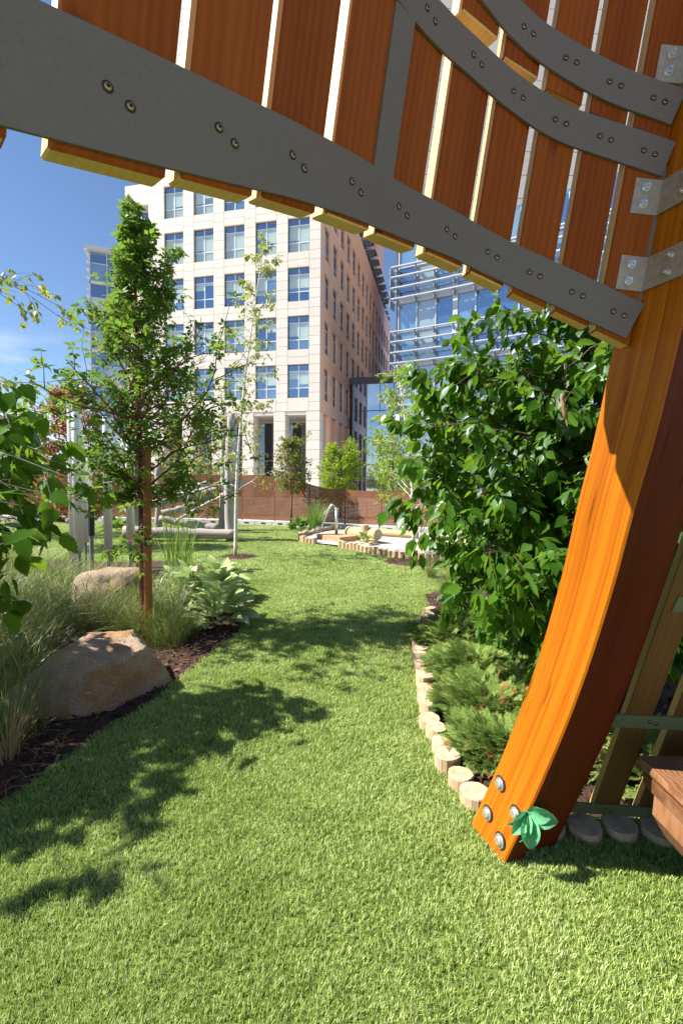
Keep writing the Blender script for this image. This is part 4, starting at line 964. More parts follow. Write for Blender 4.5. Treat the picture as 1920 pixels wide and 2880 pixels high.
class Tree:
    def __init__(s, name, base, label, cat='tree', seed=1, group=None):
        s.q = random.Random(seed); s.nq = np.random.default_rng(seed); s.root = tag(empty(name, base), label, cat, group); s.base = Vector(base); s.w = MB(); s.lp = []; s.ld = []; s.lr = []
    def limb(s, P, r0, r1, n=6):
        k = len(P); s.w.tube([Vector(p)-s.base for p in P], [r0+(r1-r0)*i/(k-1) for i in range(k)], n)
    def grow(s, p, d, L_, seg=6, wob=0.12, grav=0.0, up=0.0):
        P = [Vector(p)]; d = Vector(d).normalized()
        for i in range(seg):
            d = (d + rv(s.q, wob) + Vector((0, 0, -grav+up))*((i+1)/seg)).normalized(); P.append(P[-1] + d*(L_/seg))
        return P
    def leaves_on(s, P, n, t0=0.25, spread=0.03, droop=0.5):
        for _ in range(n):
            t = t0 + (1-t0)*s.q.random(); x = t*(len(P)-1); i = min(int(x), len(P)-2); a = P[i].lerp(P[i+1], x-i); dd = (P[i+1]-P[i]).normalized()
            o = rv(s.q); o = (o - dd*o.dot(dd)*0.6).normalized()
            s.lp.append(a + o*spread*s.q.random()); s.ld.append((o*0.8 + dd*0.5 + Vector((0, 0, -droop))).normalized()); s.lr.append(t)
    def branch(s, p, d, L_, r, twigs, leaves, wob=0.12, grav=0.0, up=0.0, tw_len=0.35, spread=0.03, droop=0.5, t0=0.2, tail=True, seg=6):
        P = s.grow(p, d, L_, seg, wob, grav, up); s.limb(P, r, r*0.3, 5)
        for k in range(twigs):
            t = t0 + (1-t0)*(k+s.q.random())/max(1, twigs); x = t*(len(P)-1); i = min(int(x), len(P)-2); a = P[i].lerp(P[i+1], x-i); dd = (P[i+1]-P[i]).normalized()
            o = rv(s.q); o = (o - dd*o.dot(dd)).normalized()
            Q = s.grow(a, dd*0.7+o*0.9, L_*tw_len*(1.15-0.6*t)*s.q.uniform(.7, 1.3), 4, wob, grav*1.2, up); s.limb(Q, r*0.35, r*0.12, 4)
            s.leaves_on(Q, leaves, 0.1, spread, droop)
        if tail: s.leaves_on(P, leaves, 0.55, spread, droop)
        return P
    def finish(s, wood, leafmat_, leaf, size, near=0, near_leaf=None, nbias=0.9, jit=0.55, flat_up=1.0, parts=('trunk', 'crown')):
        ob(parts[0], s.w.me(parts[0], M[wood], True), s.root)
        if not s.lp: return s.root
        P = np.array([tuple(p-s.base) for p in s.lp]); D = np.array([tuple(d) for d in s.ld]); n = len(P); q = s.nq
        nv = np.c_[q.normal(0, jit, (n, 2)), np.full(n, flat_up)] + q.normal(0, 0.25, (n, 3))
        fr = frames(D + q.normal(0, 0.15, (n, 3)), nv); sc = size*q.uniform(0.65, 1.2, n); tone = np.clip(q.normal(0.45, 0.24, n), 0, 1)
        pick = np.zeros(n, bool)
        if near:
            wp = P + np.array(tuple(s.base)); dist = np.linalg.norm(wp-np.array([0, 0, EYE]), axis=1)
            infr = (np.abs(wp[:, 0]) < 0.80*wp[:, 1]); dist = np.where(infr, dist, 99)
            idx = np.argsort(dist)[:near]; pick[idx] = True
            nv_, nf_ = near_leaf or leaf; vars_ = []
            for k in range(6): vars_.append(mesh('leaf', [tuple(p) for p in nv_], nf_, M[leafmat_], True, tone=np.full(len(nv_), 0.08+0.16*k)))
            bx = Matrix.Identity(4)
            for i in idx:
                o = ob('leaf', vars_[min(5, int(tone[i]*6))], s.root); mt = Matrix(fr[i].tolist()).to_4x4(); mt = Matrix.Translation(P[i].tolist()) @ mt @ Matrix.Scale(float(sc[i]), 4); o.matrix_local = mt
        k = ~pick; V, F, t = scatter(leaf[0], tri(leaf[1]), P[k], fr[k], sc[k], tone[k])
        stuff(ob(parts[1], mesh(parts[1], V, F, M[leafmat_], True, tone=t), s.root)); return s.root
# --- paperbark maple with its stake
MB0 = Vector((-1.87, 4.28, 0))
t = Tree('maple_tree', MB0, 'young maple with peeling red bark and dense green crown by the stake', seed=11)
tr = [MB0 + Vector(p) for p in ((0, 0, -.02), (0.0, 0, .7), (-.02, .02, 1.4), (-.03, 0, 2.1), (-.04, .02, 2.8), (-.05, 0, 3.4), (-.04, 0.01, 3.95))]
t.limb(catmull(tr, 4), 0.042, 0.006, 9)
prof = [(1.25, .55), (1.6, .90), (2.0, 1.02), (2.4, .86), (2.8, .60), (3.2, .36), (3.6, .22), (3.95, .08)]
for i in range(92):
    h = 1.28 + 2.62*((i+0.5)/92)**1.05; a = i*2.39996 + t.q.uniform(-.3, .3); r = interp(prof, h)[0]*t.q.uniform(0.5, 1.25)
    r *= 1.06 if math.cos(a) > 0 else 1+(0.35 if h > 2.2 else 0.55)*math.cos(a)
    st = Vector((float(np.interp(h, [p.z for p in tr], [p.x for p in tr])), float(np.interp(h, [p.z for p in tr], [p.y for p in tr])), h - 0.30*r))
    t.branch(st, (math.cos(a), math.sin(a), t.q.uniform(0.3, 1.0)), r*1.05, 0.009*(0.5+r*0.7), 6, 6, wob=0.24, up=0.03, tw_len=0.5, spread=0.06, droop=0.25, t0=0.25)
for (px, py) in ((215, 690), (195, 905), (240, 760), (425, 580), (515, 870)):
    e = W(px, py, 4.2); st = Vector((MB0.x-0.03, MB0.y, e.z-0.55)); d = e-st; t.branch(st, d, d.length, 0.011, 6, 6, wob=0.05, tw_len=0.16, spread=0.03, droop=0.3, t0=0.5)
t.finish('bark_paper', 'lf_maple', LEAF_TRI, 0.078, near=280, jit=0.4)
bs = MB()                                # loose curls of bark
st_ = tag(empty('tree_stake', (-1.775, 4.16, 0)), 'round brown wooden stake tied to the young maple', 'stake')
m = MB(); m.tube([(0, 0, -.02), (0, 0, .9), (0.003, 0, 1.84), (0.003, 0, 1.855)], [0.036, 0.036, 0.035, 0.030], 12); ob('post', m.me('post', M['stake'], False), st_)
m = MB(); m.tube([(0, 0, 0.88), (0, 0, 0.955)], 0.0385, 12); m.box((-0.15, 0.0, 0.925), (-0.03, 0.006, 0.945)); ob('tie', m.me('tie', M['black']), st_)
# --- slim white birch on the lawn
def slim_birch(name, base, label, ht, lean, nbr, leaf_n, seed, size, h0=1.3, wood='bark_birch', lm='lf_yellow', spreadr=0.75, near=0):
    t = Tree(name, base, label, seed=seed); b = Vector(base)
    tr = catmull([b + Vector(p) for p in ((0, 0, -.02), (lean*0.05, 0, ht*.25), (lean*0.25, 0.02, ht*.5), (lean*0.6, 0, ht*.75), (lean, .03, ht))], 6); t.limb(tr, 0.036, 0.005, 8)
    zs = [p.z for p in tr]; xs = [p.x for p in tr]
    for i in range(nbr):
        h = h0 + (ht-h0)*(i+.5)/nbr; a = i*2.4 + t.q.uniform(-.4, .4); r = spreadr*(1.12-0.75*(h-h0)/(ht-h0))*t.q.uniform(.6, 1.15)
        t.branch((float(np.interp(h-.15, zs, xs)), b.y, h-.15), (math.cos(a), math.sin(a)*0.9, 0.75), r, 0.008, 4, leaf_n, wob=0.13, grav=0.13, tw_len=0.5, spread=0.04, droop=0.9)
    return t.finish(wood, lm, LEAF_SMALL, size, near=near)
slim_birch('birch_tree', BIRCH, 'slim white birch with sparse yellow green leaves on the lawn', 6.0, 0.55, 46, 11, 21, 0.070, h0=1.35, spreadr=0.95)
# --- birch behind, by the sand pit
slim_birch('birch_tree', BIRCH2, 'birch with light green leaves in the mulch ring by the sand pit', 3.6, -0.35, 46, 16, 22, 0.062, h0=0.9, lm='lf_lime', spreadr=1.0)
# --- small round-headed tree at the fence
FT = G(668, 1214)
t = Tree('round_tree', FT, 'small round headed tree with brown trunk before the rust fence', seed=31)
t.limb([FT + Vector(p) for p in ((0, 0, -.02), (.01, 0, .8), (0, 0.02, 1.5), (0.02, 0, 2.6))], 0.045, 0.012, 8)
for i in range(60):
    h = 1.15+1.85*(i+.5)/60; a = i*2.4; r = float(np.interp(h, [1.15, 1.5, 2.0, 2.6, 3.0], [.35, .62, .62, .38, .12]))*t.q.uniform(.75, 1.15)
    t.branch(FT + Vector((0, 0, min(2.55, h-.3*r))), (math.cos(a), math.sin(a), .55), r, .012, 5, 9, wob=.14, tw_len=.45, spread=.05, droop=.3)
t.branch(FT + Vector((0.1, 0, 2.3)), (0.75, 0, 0.75), 0.75, .01, 5, 8); t.branch(FT + Vector((-.1, 0, 2.4)), (-0.15, 0, 1), 0.95, .01, 5, 6)
t.finish('bark_tan', 'lf_olive', LEAF_SMALL, 0.085)
# --- trees beyond the fence
def far_tree(px, py_base, Y, hgt, rad, label, lm, seed, size=0.11, nb=60, leafn=12, zc=0.55, name='street_tree', wood='bark_dark', trunk=0.07):
    b = W(px, py_base, Y); b.z = 0.0; t = Tree(name, b, label, seed=seed, group=None); t.limb([b + Vector(p) for p in ((0, 0, -.03), (0.03, 0, hgt*.4), (0, 0.03, hgt*.85))], trunk, trunk*.25, 8)
    for i in range(nb):
        u = (i+.5)/nb; h = hgt*(0.22+0.74*u); a = i*2.4; r = rad*math.sqrt(max(0.03, 1-((h/hgt-zc)/(0.56))**2))*t.q.uniform(.7, 1.15)
        t.branch(b + Vector((0, 0, max(.1, min(hgt*.82, h-.45*r)))), (math.cos(a), math.sin(a), .6), r, .015, 6, leafn, wob=.15, tw_len=.45, spread=.07, droop=.3)
    return t.finish(wood, lm, LEAF_SMALL, size)
far_tree(782, 1130, 18.5, 3.1, 0.95, 'bright lime green tree behind the rust fence', 'lf_lime', 41, 0.12, 60, 14)
far_tree(480, 1130, 19, 3.3, 1.5, 'yellow green tree beyond the fence by the arcade columns', 'lf_yellow', 42, 0.10, 50, 9)
far_tree(900, 1130, 19, 3.6, 1.3, 'green tree beyond the fence under the glass link', 'lf_lime', 43, 0.11, 50, 12)
far_tree(375, 1130, 21, 3.2, 1.6, 'dark olive tree beyond the fence behind the log climber', 'lf_olive', 44, 0.11, 46, 11)
far_tree(165, 1200, 9.6, 3.75, 0.95, 'russet brown leaved tree behind the silver chimes', 'lf_russet', 45, 0.075, 72, 15, 0.42, 'beech_tree', 'bark_dark', 0.05)
far_tree(60, 1200, 11.5, 2.6, 1.1, 'green shrub before the fence behind the wispy grasses', 'lf_olive', 46, 0.08, 40, 12, 0.45, 'garden_shrub', 'bark_dark', 0.04)
# --- big birch shrub beside the rib
SBc = Vector((1.80, 3.05, 0))
t = Tree('river_birch', SBc, 'large glossy green multi stem birch beside the timber rib', seed=51)
for i in range(7):
    a = i*0.9; b = SBc + Vector((0.16*math.cos(a), 0.14*math.sin(a), -0.02)); d = Vector((math.cos(a)*0.28-0.03, math.sin(a)*0.25, 1))
    P = t.grow(b, d, 2.35, 8, 0.05); t.limb(P, 0.026, 0.008, 7)
    for k in range(26):
        u = (k+.6)/26; x = (0.16+0.84*u)*(len(P)-1); j = min(int(x), len(P)-2); st = P[j].lerp(P[j+1], x-j)
        aa = k*2.4+i; dirv = Vector((math.cos(aa), math.sin(aa), 0.35)); h = st.z
        reach = float(np.interp(h, [0.4, 0.9, 1.6, 2.2, 2.6], [0.50, 0.95, 1.08, 0.75, 0.40]))*t.q.uniform(.6, 1.05)
        if st.y + dirv.y*reach < 2.0 and dirv.y < 0: reach = max(0.3, (st.y-2.0)/-dirv.y)
        t.branch(st, dirv, reach, 0.006, 8, 18, wob=.12, grav=.17, tw_len=.40, spread=.03, droop=0.95, t0=0.3)
for (px, py, Y) in ((935, 1020, 2.75), (950, 1140, 2.6), (975, 1210, 2.5), (1010, 1290, 2.4), (1060, 1320, 2.3), (1120, 1385, 2.2), (1230, 1370, 2.2), (990, 800, 2.9), (1070, 730, 3.0), (1150, 720, 2.9), (1250, 705, 2.8), (1330, 760, 2.7), (935, 950, 2.9), (1290, 1040, 2.3), (1180, 1230, 2.3), (1100, 900, 2.5), (1220, 900, 2.4), (1300, 1200, 2.25), (1060, 1080, 2.4), (1000, 930, 2.6)):
    e = W(px, py, Y); st = SBc + Vector((-0.1, -0.15, max(0.45, e.z-0.25))); d = e-st; P = t.branch(st, d + Vector((0, 0, .12)), d.length, 0.007, 10, 9, wob=.07, grav=.10, tw_len=.26, spread=.04, droop=1.0, t0=.35)
t.finish('bark_dark', 'lf_birch', LEAF_BIRCH, 0.092, near=290, near_leaf=LEAF_TOOTH, jit=0.7)
# --- near birch at the left frame edge
NB = Vector((-3.95, 2.35, 0))
t = Tree('birch_tree', NB, 'leafy birch with large toothed leaves overhanging the wispy grasses', seed=61)
P0 = t.grow(NB, (0.05, 0, 1), 2.6, 8, 0.03); t.limb(P0, 0.03, 0.008, 7)
for (px, py, Y) in ((35, 880, 2.9), (80, 905, 2.85), (120, 930, 2.8), (190, 1065, 2.75), (130, 1080, 2.7), (110, 1150, 2.7), (60, 1110, 2.7), (85, 1190, 2.7), (30, 1190, 2.7), (20, 1010, 2.8), (60, 1000, 2.85), (90, 1010, 2.9), (60, 1290, 2.7), (15, 1270, 2.6), (100, 960, 2.9), (10, 920, 2.9), (40, 1060, 2.9), (80, 1090, 2.9), (-60, 1000, 2.7), (-80, 1100, 2.7), (-60, 1200, 2.7), (-50, 900, 2.8), (30, 950, 3.0), (20, 1120, 2.95)):
    e = W(px, py, Y); st = Vector((-3.9, 2.35, max(.8, e.z+0.15))); d = e-st; t.branch(st, d + Vector((0, 0, .2)), d.length*1.02, 0.010, 6, 5, wob=.05, grav=.10, tw_len=.20, spread=.04, droop=.8, t0=.5)
for i in range(95):
    h = 0.7+1.7*(i+.5)/95; a = i*2.4; t.branch(Vector((NB.x+.2, NB.y, h-.1)), (math.cos(a)*.9, math.sin(a)*1.35-.16, .45), t.q.uniform(.6, 1.25), .009, 5, 7, wob=.1, grav=.1, tw_len=.4, spread=.04, droop=.7)
t.finish('bark_birch', 'lf_near', LEAF_BIRCH, 0.150, near=200, near_leaf=LEAF_TOOTH)
# --- taller birch further left whose crown shades the lawn
TB = Vector((-5.2, 3.9, 0))
t = Tree('birch_tree', TB, 'arching birch with small pale leaves and thin twigs against the sky', seed=62)
P0 = t.grow(TB, (0.02, 0, 1), 4.4, 8, 0.03); t.limb(P0, 0.04, 0.008, 8)
for i in range(50):
    h = 1.2+2.4*(i+.5)/50; a = i*2.4; rr = float(np.interp(h, [1.2, 1.8, 2.8, 3.6], [.75, .95, .8, .45]))*t.q.uniform(.6, 1.05)
    t.branch(Vector((TB.x, TB.y, h-.2)), (math.cos(a)-0.15, math.sin(a), .45), rr, .010, 6, 9, wob=.12, grav=.1, tw_len=.42, spread=.05, droop=.7)
for (px, py, Y, n) in ((185, 575, 4.2, 7), (125, 650, 4.2, 7), (50, 495, 4.3, 6), (60, 590, 4.2, 5), (140, 820, 4.1, 6), (60, 785, 4.1, 7), (110, 850, 4.0, 7), (10, 800, 4.1, 6)):
    e = W(px, py, Y); st = Vector((TB.x, TB.y, e.z+0.05)); d = e-st; t.branch(st, d + Vector((0, 0, .32)), d.length*1.06, 0.006, 10, n, wob=.10, grav=.20, tw_len=.14, spread=.04, droop=.9, t0=.5)
t.finish('bark_dark', 'lf_yellow', LEAF_BIRCH, 0.068, near=200)

# ================================================================== GRASSES, LEAFY PLANTS, JUNIPERS
def grass_mesh(name, n, h, spread, lean, w, mat, seed, seeds=0.0, base=0.05, wild=0.0):
    q = np.random.default_rng(seed); seg = 5; a = q.uniform(0, 6.28, n); r = base*np.sqrt(q.uniform(0, 1, n)); hh = h*q.uniform(.45, 1.1, n); ln = lean*q.uniform(.1, 1.2, n)**1.2*hh + spread*q.uniform(0, .3, n)
    T = np.linspace(0, 1, seg+1); a0 = a.copy(); a = np.where(q.uniform(0, 1, n) < wild, q.uniform(0, 6.28, n), a); dirx, diry = np.cos(a), np.sin(a); bx_, by_ = np.cos(a0), np.sin(a0); kw = q.normal(0, wild*.05, (n, 2)); fq = q.uniform(4, 9, n); fa = a + np.pi/2 + q.normal(0, .5, n); V = np.zeros((n, seg+1, 2, 3))
    wob = q.normal(0, .12, (n, 2))
    for k, t in enumerate(T):
        cx = r*bx_ + ln*dirx*t**1.9 + wob[:, 0]*hh*t*t + kw[:, 0]*np.sin(fq*t)*t; cy_ = r*by_ + ln*diry*t**1.9 + wob[:, 1]*hh*t*t + kw[:, 1]*np.sin(fq*t+1)*t; cz = hh*(t - 0.28*(ln/np.maximum(hh, .01))*t**3.0)
        ww = w*(1-0.8*t)
        if seeds: ww = np.where((t > .68) & (t < .99) & (np.arange(n) % max(1, int(1/seeds)) == 0), w*2.4, ww)
        for s, sg in ((0, -1), (1, 1)): V[:, k, s, 0] = cx+np.cos(fa)*ww*sg; V[:, k, s, 1] = cy_+np.sin(fa)*ww*sg; V[:, k, s, 2] = cz
    idx = np.arange(n)[:, None, None]*(seg+1)*2; kk = np.arange(seg)[None, :, None]*2; F = (idx + kk + np.array([0, 1, 3, 2])[None, None, :]).reshape(-1, 4)
    tone = np.repeat(np.clip(q.normal(.42, .25, n), 0, 1), (seg+1)*2).reshape(n, seg+1, 2) + (T**2*0.25)[None, :, None]
    return mesh(name, V.reshape(-1, 3), F, M[mat], tone=np.clip(tone, 0, 1).ravel())
WG = [grass_mesh('grass_clump', 460, 0.58+0.06*i, .1, .95, .0018, 'gr_wisp', 70+i, seeds=.15, base=.28, wild=.75) for i in range(4)]
q = random.Random(9); spots = []
for (px, py) in ((15, 1690), (40, 1600), (10, 1510), (70, 1500), (130, 1455), (30, 1440), (200, 1440), (270, 1450), (340, 1440), (400, 1466), (365, 1425), (332, 1468), (385, 1480), (300, 1462), (90, 1410), (160, 1400), (230, 1390), (300, 1400), (30, 1375), (110, 1360), (190, 1350), (60, 1330), (140, 1325), (260, 1360), (10, 1335), (-60, 1440), (-60, 1560), (-50, 1380)):
    p = G(px, py); o = ob('grass_clump', q.choice(WG)); o.location = (p.x, p.y, 0); s = q.uniform(.6, .85) if py > 1440 else q.uniform(.75, 1.0)
    o.scale = (s, s, s); o.rotation_euler = (0, 0, q.uniform(0, 6)); tag(o, 'wispy green ornamental grass clump in the boulder bed', 'grass', 'wispy grass clumps in the boulder bed')
tg = grass_mesh('tall_grass', 60, 1.35, .1, .25, .006, 'gr_green', 80, base=.14)
for (px, py) in ((400, 1335), (425, 1322)):
    p = G(px, py); o = ob('tall_grass', tg); o.location = (p.x, p.y, 0); o.rotation_euler = (0, 0, px); tag(o, 'tall broad bladed green grass between stake and felted plant', 'grass', 'tall green grass by the stake')
dg = grass_mesh('dry_grass', 90, 0.5, .2, 1.2, .0016, 'gr_dry', 81, base=.05)
p = G(20, 1745); o = ob('dry_grass', dg); o.location = (p.x, p.y, 0); tag(o, 'dry straw coloured grass tuft on the mulch edge', 'grass')
st2 = MB()
for i in range(26):
    p = G(rnd.uniform(60, 460), 0) if False else G(*[(a+rnd.uniform(-30, 30)) for a in rnd.choice([(150, 1690), (250, 1640), (330, 1580), (120, 1750), (420, 1520), (60, 1790)])]); a = rnd.uniform(0, 6.3); L_ = rnd.uniform(.08, .22)
    st2.tube([(p.x, p.y, .03), (p.x+math.cos(a)*L_*.5, p.y+math.sin(a)*L_*.5, .045), (p.x+math.cos(a+.2)*L_, p.y+math.sin(a+.2)*L_, .026)], .0016, 4)
tag(stuff(ob('straw', st2.me('straw', M['gr_dry']))), 'loose dry straw stems lying on the dark mulch', 'straw')
fg = grass_mesh('fountain_grass', 520, .75, .1, 1.0, .0017, 'gr_wisp', 82, seeds=.2, base=.10)
for (px, py, s) in ((1035, 1400, .85), (1075, 1385, .8), (985, 1330, .6), (1090, 1420, .6)):
    p = G(px, py); o = ob('fountain_grass', fg); o.location = (p.x+.05, p.y+.05, 0); o.scale = (s, s, s); o.rotation_euler = (0, 0, px); tag(o, 'arching fountain grass at the head of the juniper bed', 'grass', 'fountain grass clumps at the juniper bed')
bgm = grass_mesh('blue_grass', 110, .62, .1, .8, .0036, 'gr_blue', 83, base=.09)
for (px, py) in ((1195, 1530), (1235, 1500), (1165, 1500)):
    p = G(px, py); o = ob('blue_grass', bgm); o.location = (p.x+.05, p.y, 0); o.rotation_euler = (0, 0, px); o.scale = (.85, .85, .85); tag(o, 'blue green bladed grass behind the junipers', 'grass', 'blue grass clumps behind the junipers')
# felted leaf plants: every leaf a part
def lamb_leaf(seed):
    q = random.Random(seed); v = []; f = []; n = 9
    for i in range(n+1):
        t = i/n; w = 0.30*math.sin(math.pi*min(1, t**0.72))**0.8*(1 if t < .97 else .3)*1.0 + (0.035 if t < .12 else 0); z = 0.55*t - 0.62*t*t; wv = 0.03*math.sin(t*13+q.random()*6)
        v += [(-w, t, z+0.30*w+wv), (-w*.5, t, z+.07*w), (0, t, z-.03), (w*.5, t, z+.07*w), (w, t, z+0.30*w-wv)]
    for i in range(n):
        for k in range(4): a = i*5+k; f.append((a, a+1, a+6, a+5))
    return v, f
LV = []
for k in range(6):
    v, f = lamb_leaf(k); LV.append(mesh('leaf', v, f, M['lf_lamb'], True, tone=np.full(len(v), .1+.16*k)))
LH = []
for k in range(4):
    v, f = lamb_leaf(20+k); LH.append(mesh('leaf', v, f, M['lf_hosta'], True, tone=np.full(len(v), .1+.22*k)))
def leafy_plant(name, c, label, n, rad, size, seed, var, group=None, hgt=.22):
    q = random.Random(seed); r = tag(empty(name, c), label, 'plant', group)
    for i in range(n):
        a = i*2.39996+q.uniform(-.3, .3); u = (i+.5)/n; rr = rad*math.sqrt(u)*0.72; el = (1-u)*1.05+q.uniform(-.15, .25)-.08; o = ob('leaf', q.choice(var), r)
        d = Vector((math.cos(a)*math.cos(el), math.sin(a)*math.cos(el), math.sin(el))); x = d.cross(Vector((0, 0, 1))).normalized(); z = x.cross(d); s = size*q.uniform(.7, 1.2)
        o.matrix_local = Matrix.Translation((math.cos(a)*rr, math.sin(a)*rr, hgt*(1-u)*q.uniform(.7, 1.1)+.03)) @ Matrix((x, d, z)).transposed().to_4x4() @ Matrix.Rotation(q.uniform(-.5, .5), 4, 'Y') @ Matrix.Scale(s, 4)
    return r
leafy_plant('lambs_ear', G(425, 1385), 'silvery felted leaf plant next to the tall grass', 70, .34, .26, 1, LV, hgt=.27)
leafy_plant('lambs_ear', G(492, 1380), 'silvery felted leaf plant at the lawn bend of the boulder bed', 74, .34, .26, 2, LV, hgt=.32)
leafy_plant('lambs_ear', G(505, 1432), 'silvery felted leaf plant drooping onto the lawn in tree shade', 64, .27, .24, 3, LV, hgt=.27)
leafy_plant('leafy_plant', G(695, 1217), 'low pale leafy plant at the foot of the round tree', 44, .42, .24, 4, LH)
leafy_plant('leafy_plant', W(320, 1212, 11.8) * 1.0 if False else Vector((-6.2, 12.6, 0)), 'pale leafy plant before the fence behind the chimes', 44, .45, .26, 5, LH)
leafy_plant('leafy_plant', src(1022, 1532, 0.05), 'small green weed growing by the pump deck', 16, .14, .16, 6, LH)
pd = grass_mesh('fence_grass', 420, .95, .1, .5, .006, 'gr_green', 84, base=.16)
p = W(725, 1205, 13.3); o = ob('fence_grass', pd); o.location = (p.x, p.y, 0); tag(o, 'dark upright grass clump before the rust fence', 'grass')
# junipers
def frond():
    v = []; f = []; q = random.Random(3)
    def quad(a, b, w):
        a, b = Vector(a), Vector(b); d = (b-a).normalized(); s = d.cross(Vector((0, 0, 1))).normalized()*w; o = len(v); v.extend([a-s, a+s, b+s*.25, b-s*.25]); f.append((o, o+1, o+2, o+3))
    quad((0, 0, 0), (0, 1, .02), .022)
    for i in range(9):
        y = .12+.09*i; L_ = .40*(1-.55*i/9)
        for s in (-1, 1):
            b = (s*L_*.72, y+L_*.78, .05*q.uniform(-1, 1)); quad((0, y, 0), b, .017)
            for k in (.4, .7):
                m = Vector((0, y, 0)).lerp(Vector(b), k)
                quad(m, m + Vector((s*L_*.08, L_*.46, .05*q.uniform(-1, 1))), .015); quad(m, m + Vector((s*L_*.46, L_*.12, .05*q.uniform(-1, 1))), .015)
    return np.array([tuple(p) for p in v]), np.array(f)
FV, FF = frond()
def juniper(c, rad, n, seed, label, hgt=.30):
    q = np.random.default_rng(seed); r = tag(empty('juniper_bush', c), label, 'juniper'); a = q.uniform(0, 6.28, n); u = np.sqrt(q.uniform(0, 1, n))
    x, y = np.cos(a)*u*rad, np.sin(a)*u*rad*.9; bump = .5+.5*np.sin(x*9+seed)*np.cos(y*8+seed*2); z = hgt*(1-.55*u**2)*(.45+.55*bump)*q.uniform(.45, 1.05, n)+.02
    el = .55*(1-u)+q.normal(.18, .28, n); aa = a+q.normal(0, .55, n); D = np.c_[np.cos(aa)*np.cos(el), np.sin(aa)*np.cos(el), np.sin(el)]
    nv = np.c_[q.normal(0, .5, (n, 2)), np.ones(n)]; sc = q.uniform(.06, .125, n); tone = np.clip(q.normal(.45, .25, n)+.25*(z/hgt-.5), 0, 1); dry = q.uniform(0, 1, n) < .05
    for msk, nm, mt in ((~dry, 'foliage', 'lf_juniper'), (dry, 'dry_foliage', 'lf_junbrown')):
        V, F, t = scatter(FV, FF, np.c_[x, y, z][msk], frames(D, nv)[msk], sc[msk], tone[msk]); stuff(ob(nm, mesh(nm, V, F, M[mt], tone=t), r))
    w = MB(); k = random.Random(seed)
    for i in range(16):
        b = i*.4; w.tube([(0, 0, -.01), (math.cos(b)*rad*.35, math.sin(b)*rad*.35, hgt*.45), (math.cos(b)*rad*.8, math.sin(b)*rad*.75, hgt*k.uniform(.3, .7))], [.008, .006, .003], 5)
    ob('stem', w.me('stem', M['bark_tan']), r)
juniper(G(1150, 1735)+Vector((.03, 0, 0)), .27, 1100, 1, 'feathery juniper next to the rib foot', .17)
juniper(G(1115, 1640)+Vector((.03, 0, 0)), .33, 1300, 2, 'feathery juniper with bluish tips in the middle of the log edging', .20)
juniper(G(1085, 1560)+Vector((.05, 0, 0)), .36, 1200, 3, 'spreading juniper with dry brown sprays', .22)
juniper(G(1050, 1480)+Vector((.02, 0, 0)), .44, 1300, 4, 'dark feathery juniper spilling over the log edging by the fountain grass', .27)
juniper(G(1200, 1590), .36, 800, 5, 'feathery juniper before the blue grass', .18)
juniper(Vector((1.55, 2.35, 0)), .35, 400, 6, 'feathery juniper seen between the lower pod slats', .16)

# ================================================================== CHIMES
def chime(px, Y, top, bot, r, label, rod=True):
    b = W(px, 1300, Y); b.z = 0; c = tag(empty('chime', b), label, 'chime', 'silver tube chimes'); zt = W(px, top, Y).z; zb = W(px, bot, Y).z
    r *= 0.86; m = MB(); m.tube([(0, 0, zb), (0, 0, zt-.01), (0, 0, zt)], [r, r, r*.96], 20); ob('tube', m.me('tube', M['chime'], False), c)
    for p in c.children: p.data.polygons.foreach_set('use_smooth', [len(f.vertices) == 4 for f in p.data.polygons])
    m = MB(); m.tube([(0, 0, -.03), (0, 0, zb+.05)], r*.38, 8); m.tube([(0, 0, 0), (0, 0, .012)], r*1.2, 10); ob('post', m.me('post', M['louvre']), c)
chime(169, 7.0, 930, 1285, .060, 'silver tube chime, the tallest at the outer end of the row')
chime(183, 6.7, 928, 1262, .082, 'thick silver tube chime, second from the outer end of the row')
chime(198, 7.2, 1000, 1245, .060, 'silver tube chime next to the black mallet post')
chime(209, 7.5, 1075, 1232, .055, 'short silver tube chime behind the black mallet post')
chime(250, 7.1, 958, 1268, .072, 'silver tube chime standing alone between mallet post and maple')
chime(301, 7.3, 990, 1250, .074, 'silver tube chime partly hidden by the maple leaves')
mp_ = W(212, 1300, 6.9); mp_.z = 0; c = tag(empty('mallet_post', mp_), 'black mallet holder post beside the silver chimes', 'post')
m = MB(); m.tube([(0, 0, -.02), (0, 0, .62)], .028, 10); ob('post', m.me('post', M['louvre']), c); m = MB(); m.tube([(0, 0, .62), (0, 0, 1.33), (0, 0, 1.36)], [.045, .045, .03], 12); m.tube([(0, 0, 1.34), (0, 0, 1.37)], .055, 12); ob('holder', m.me('holder', M['black']), c)

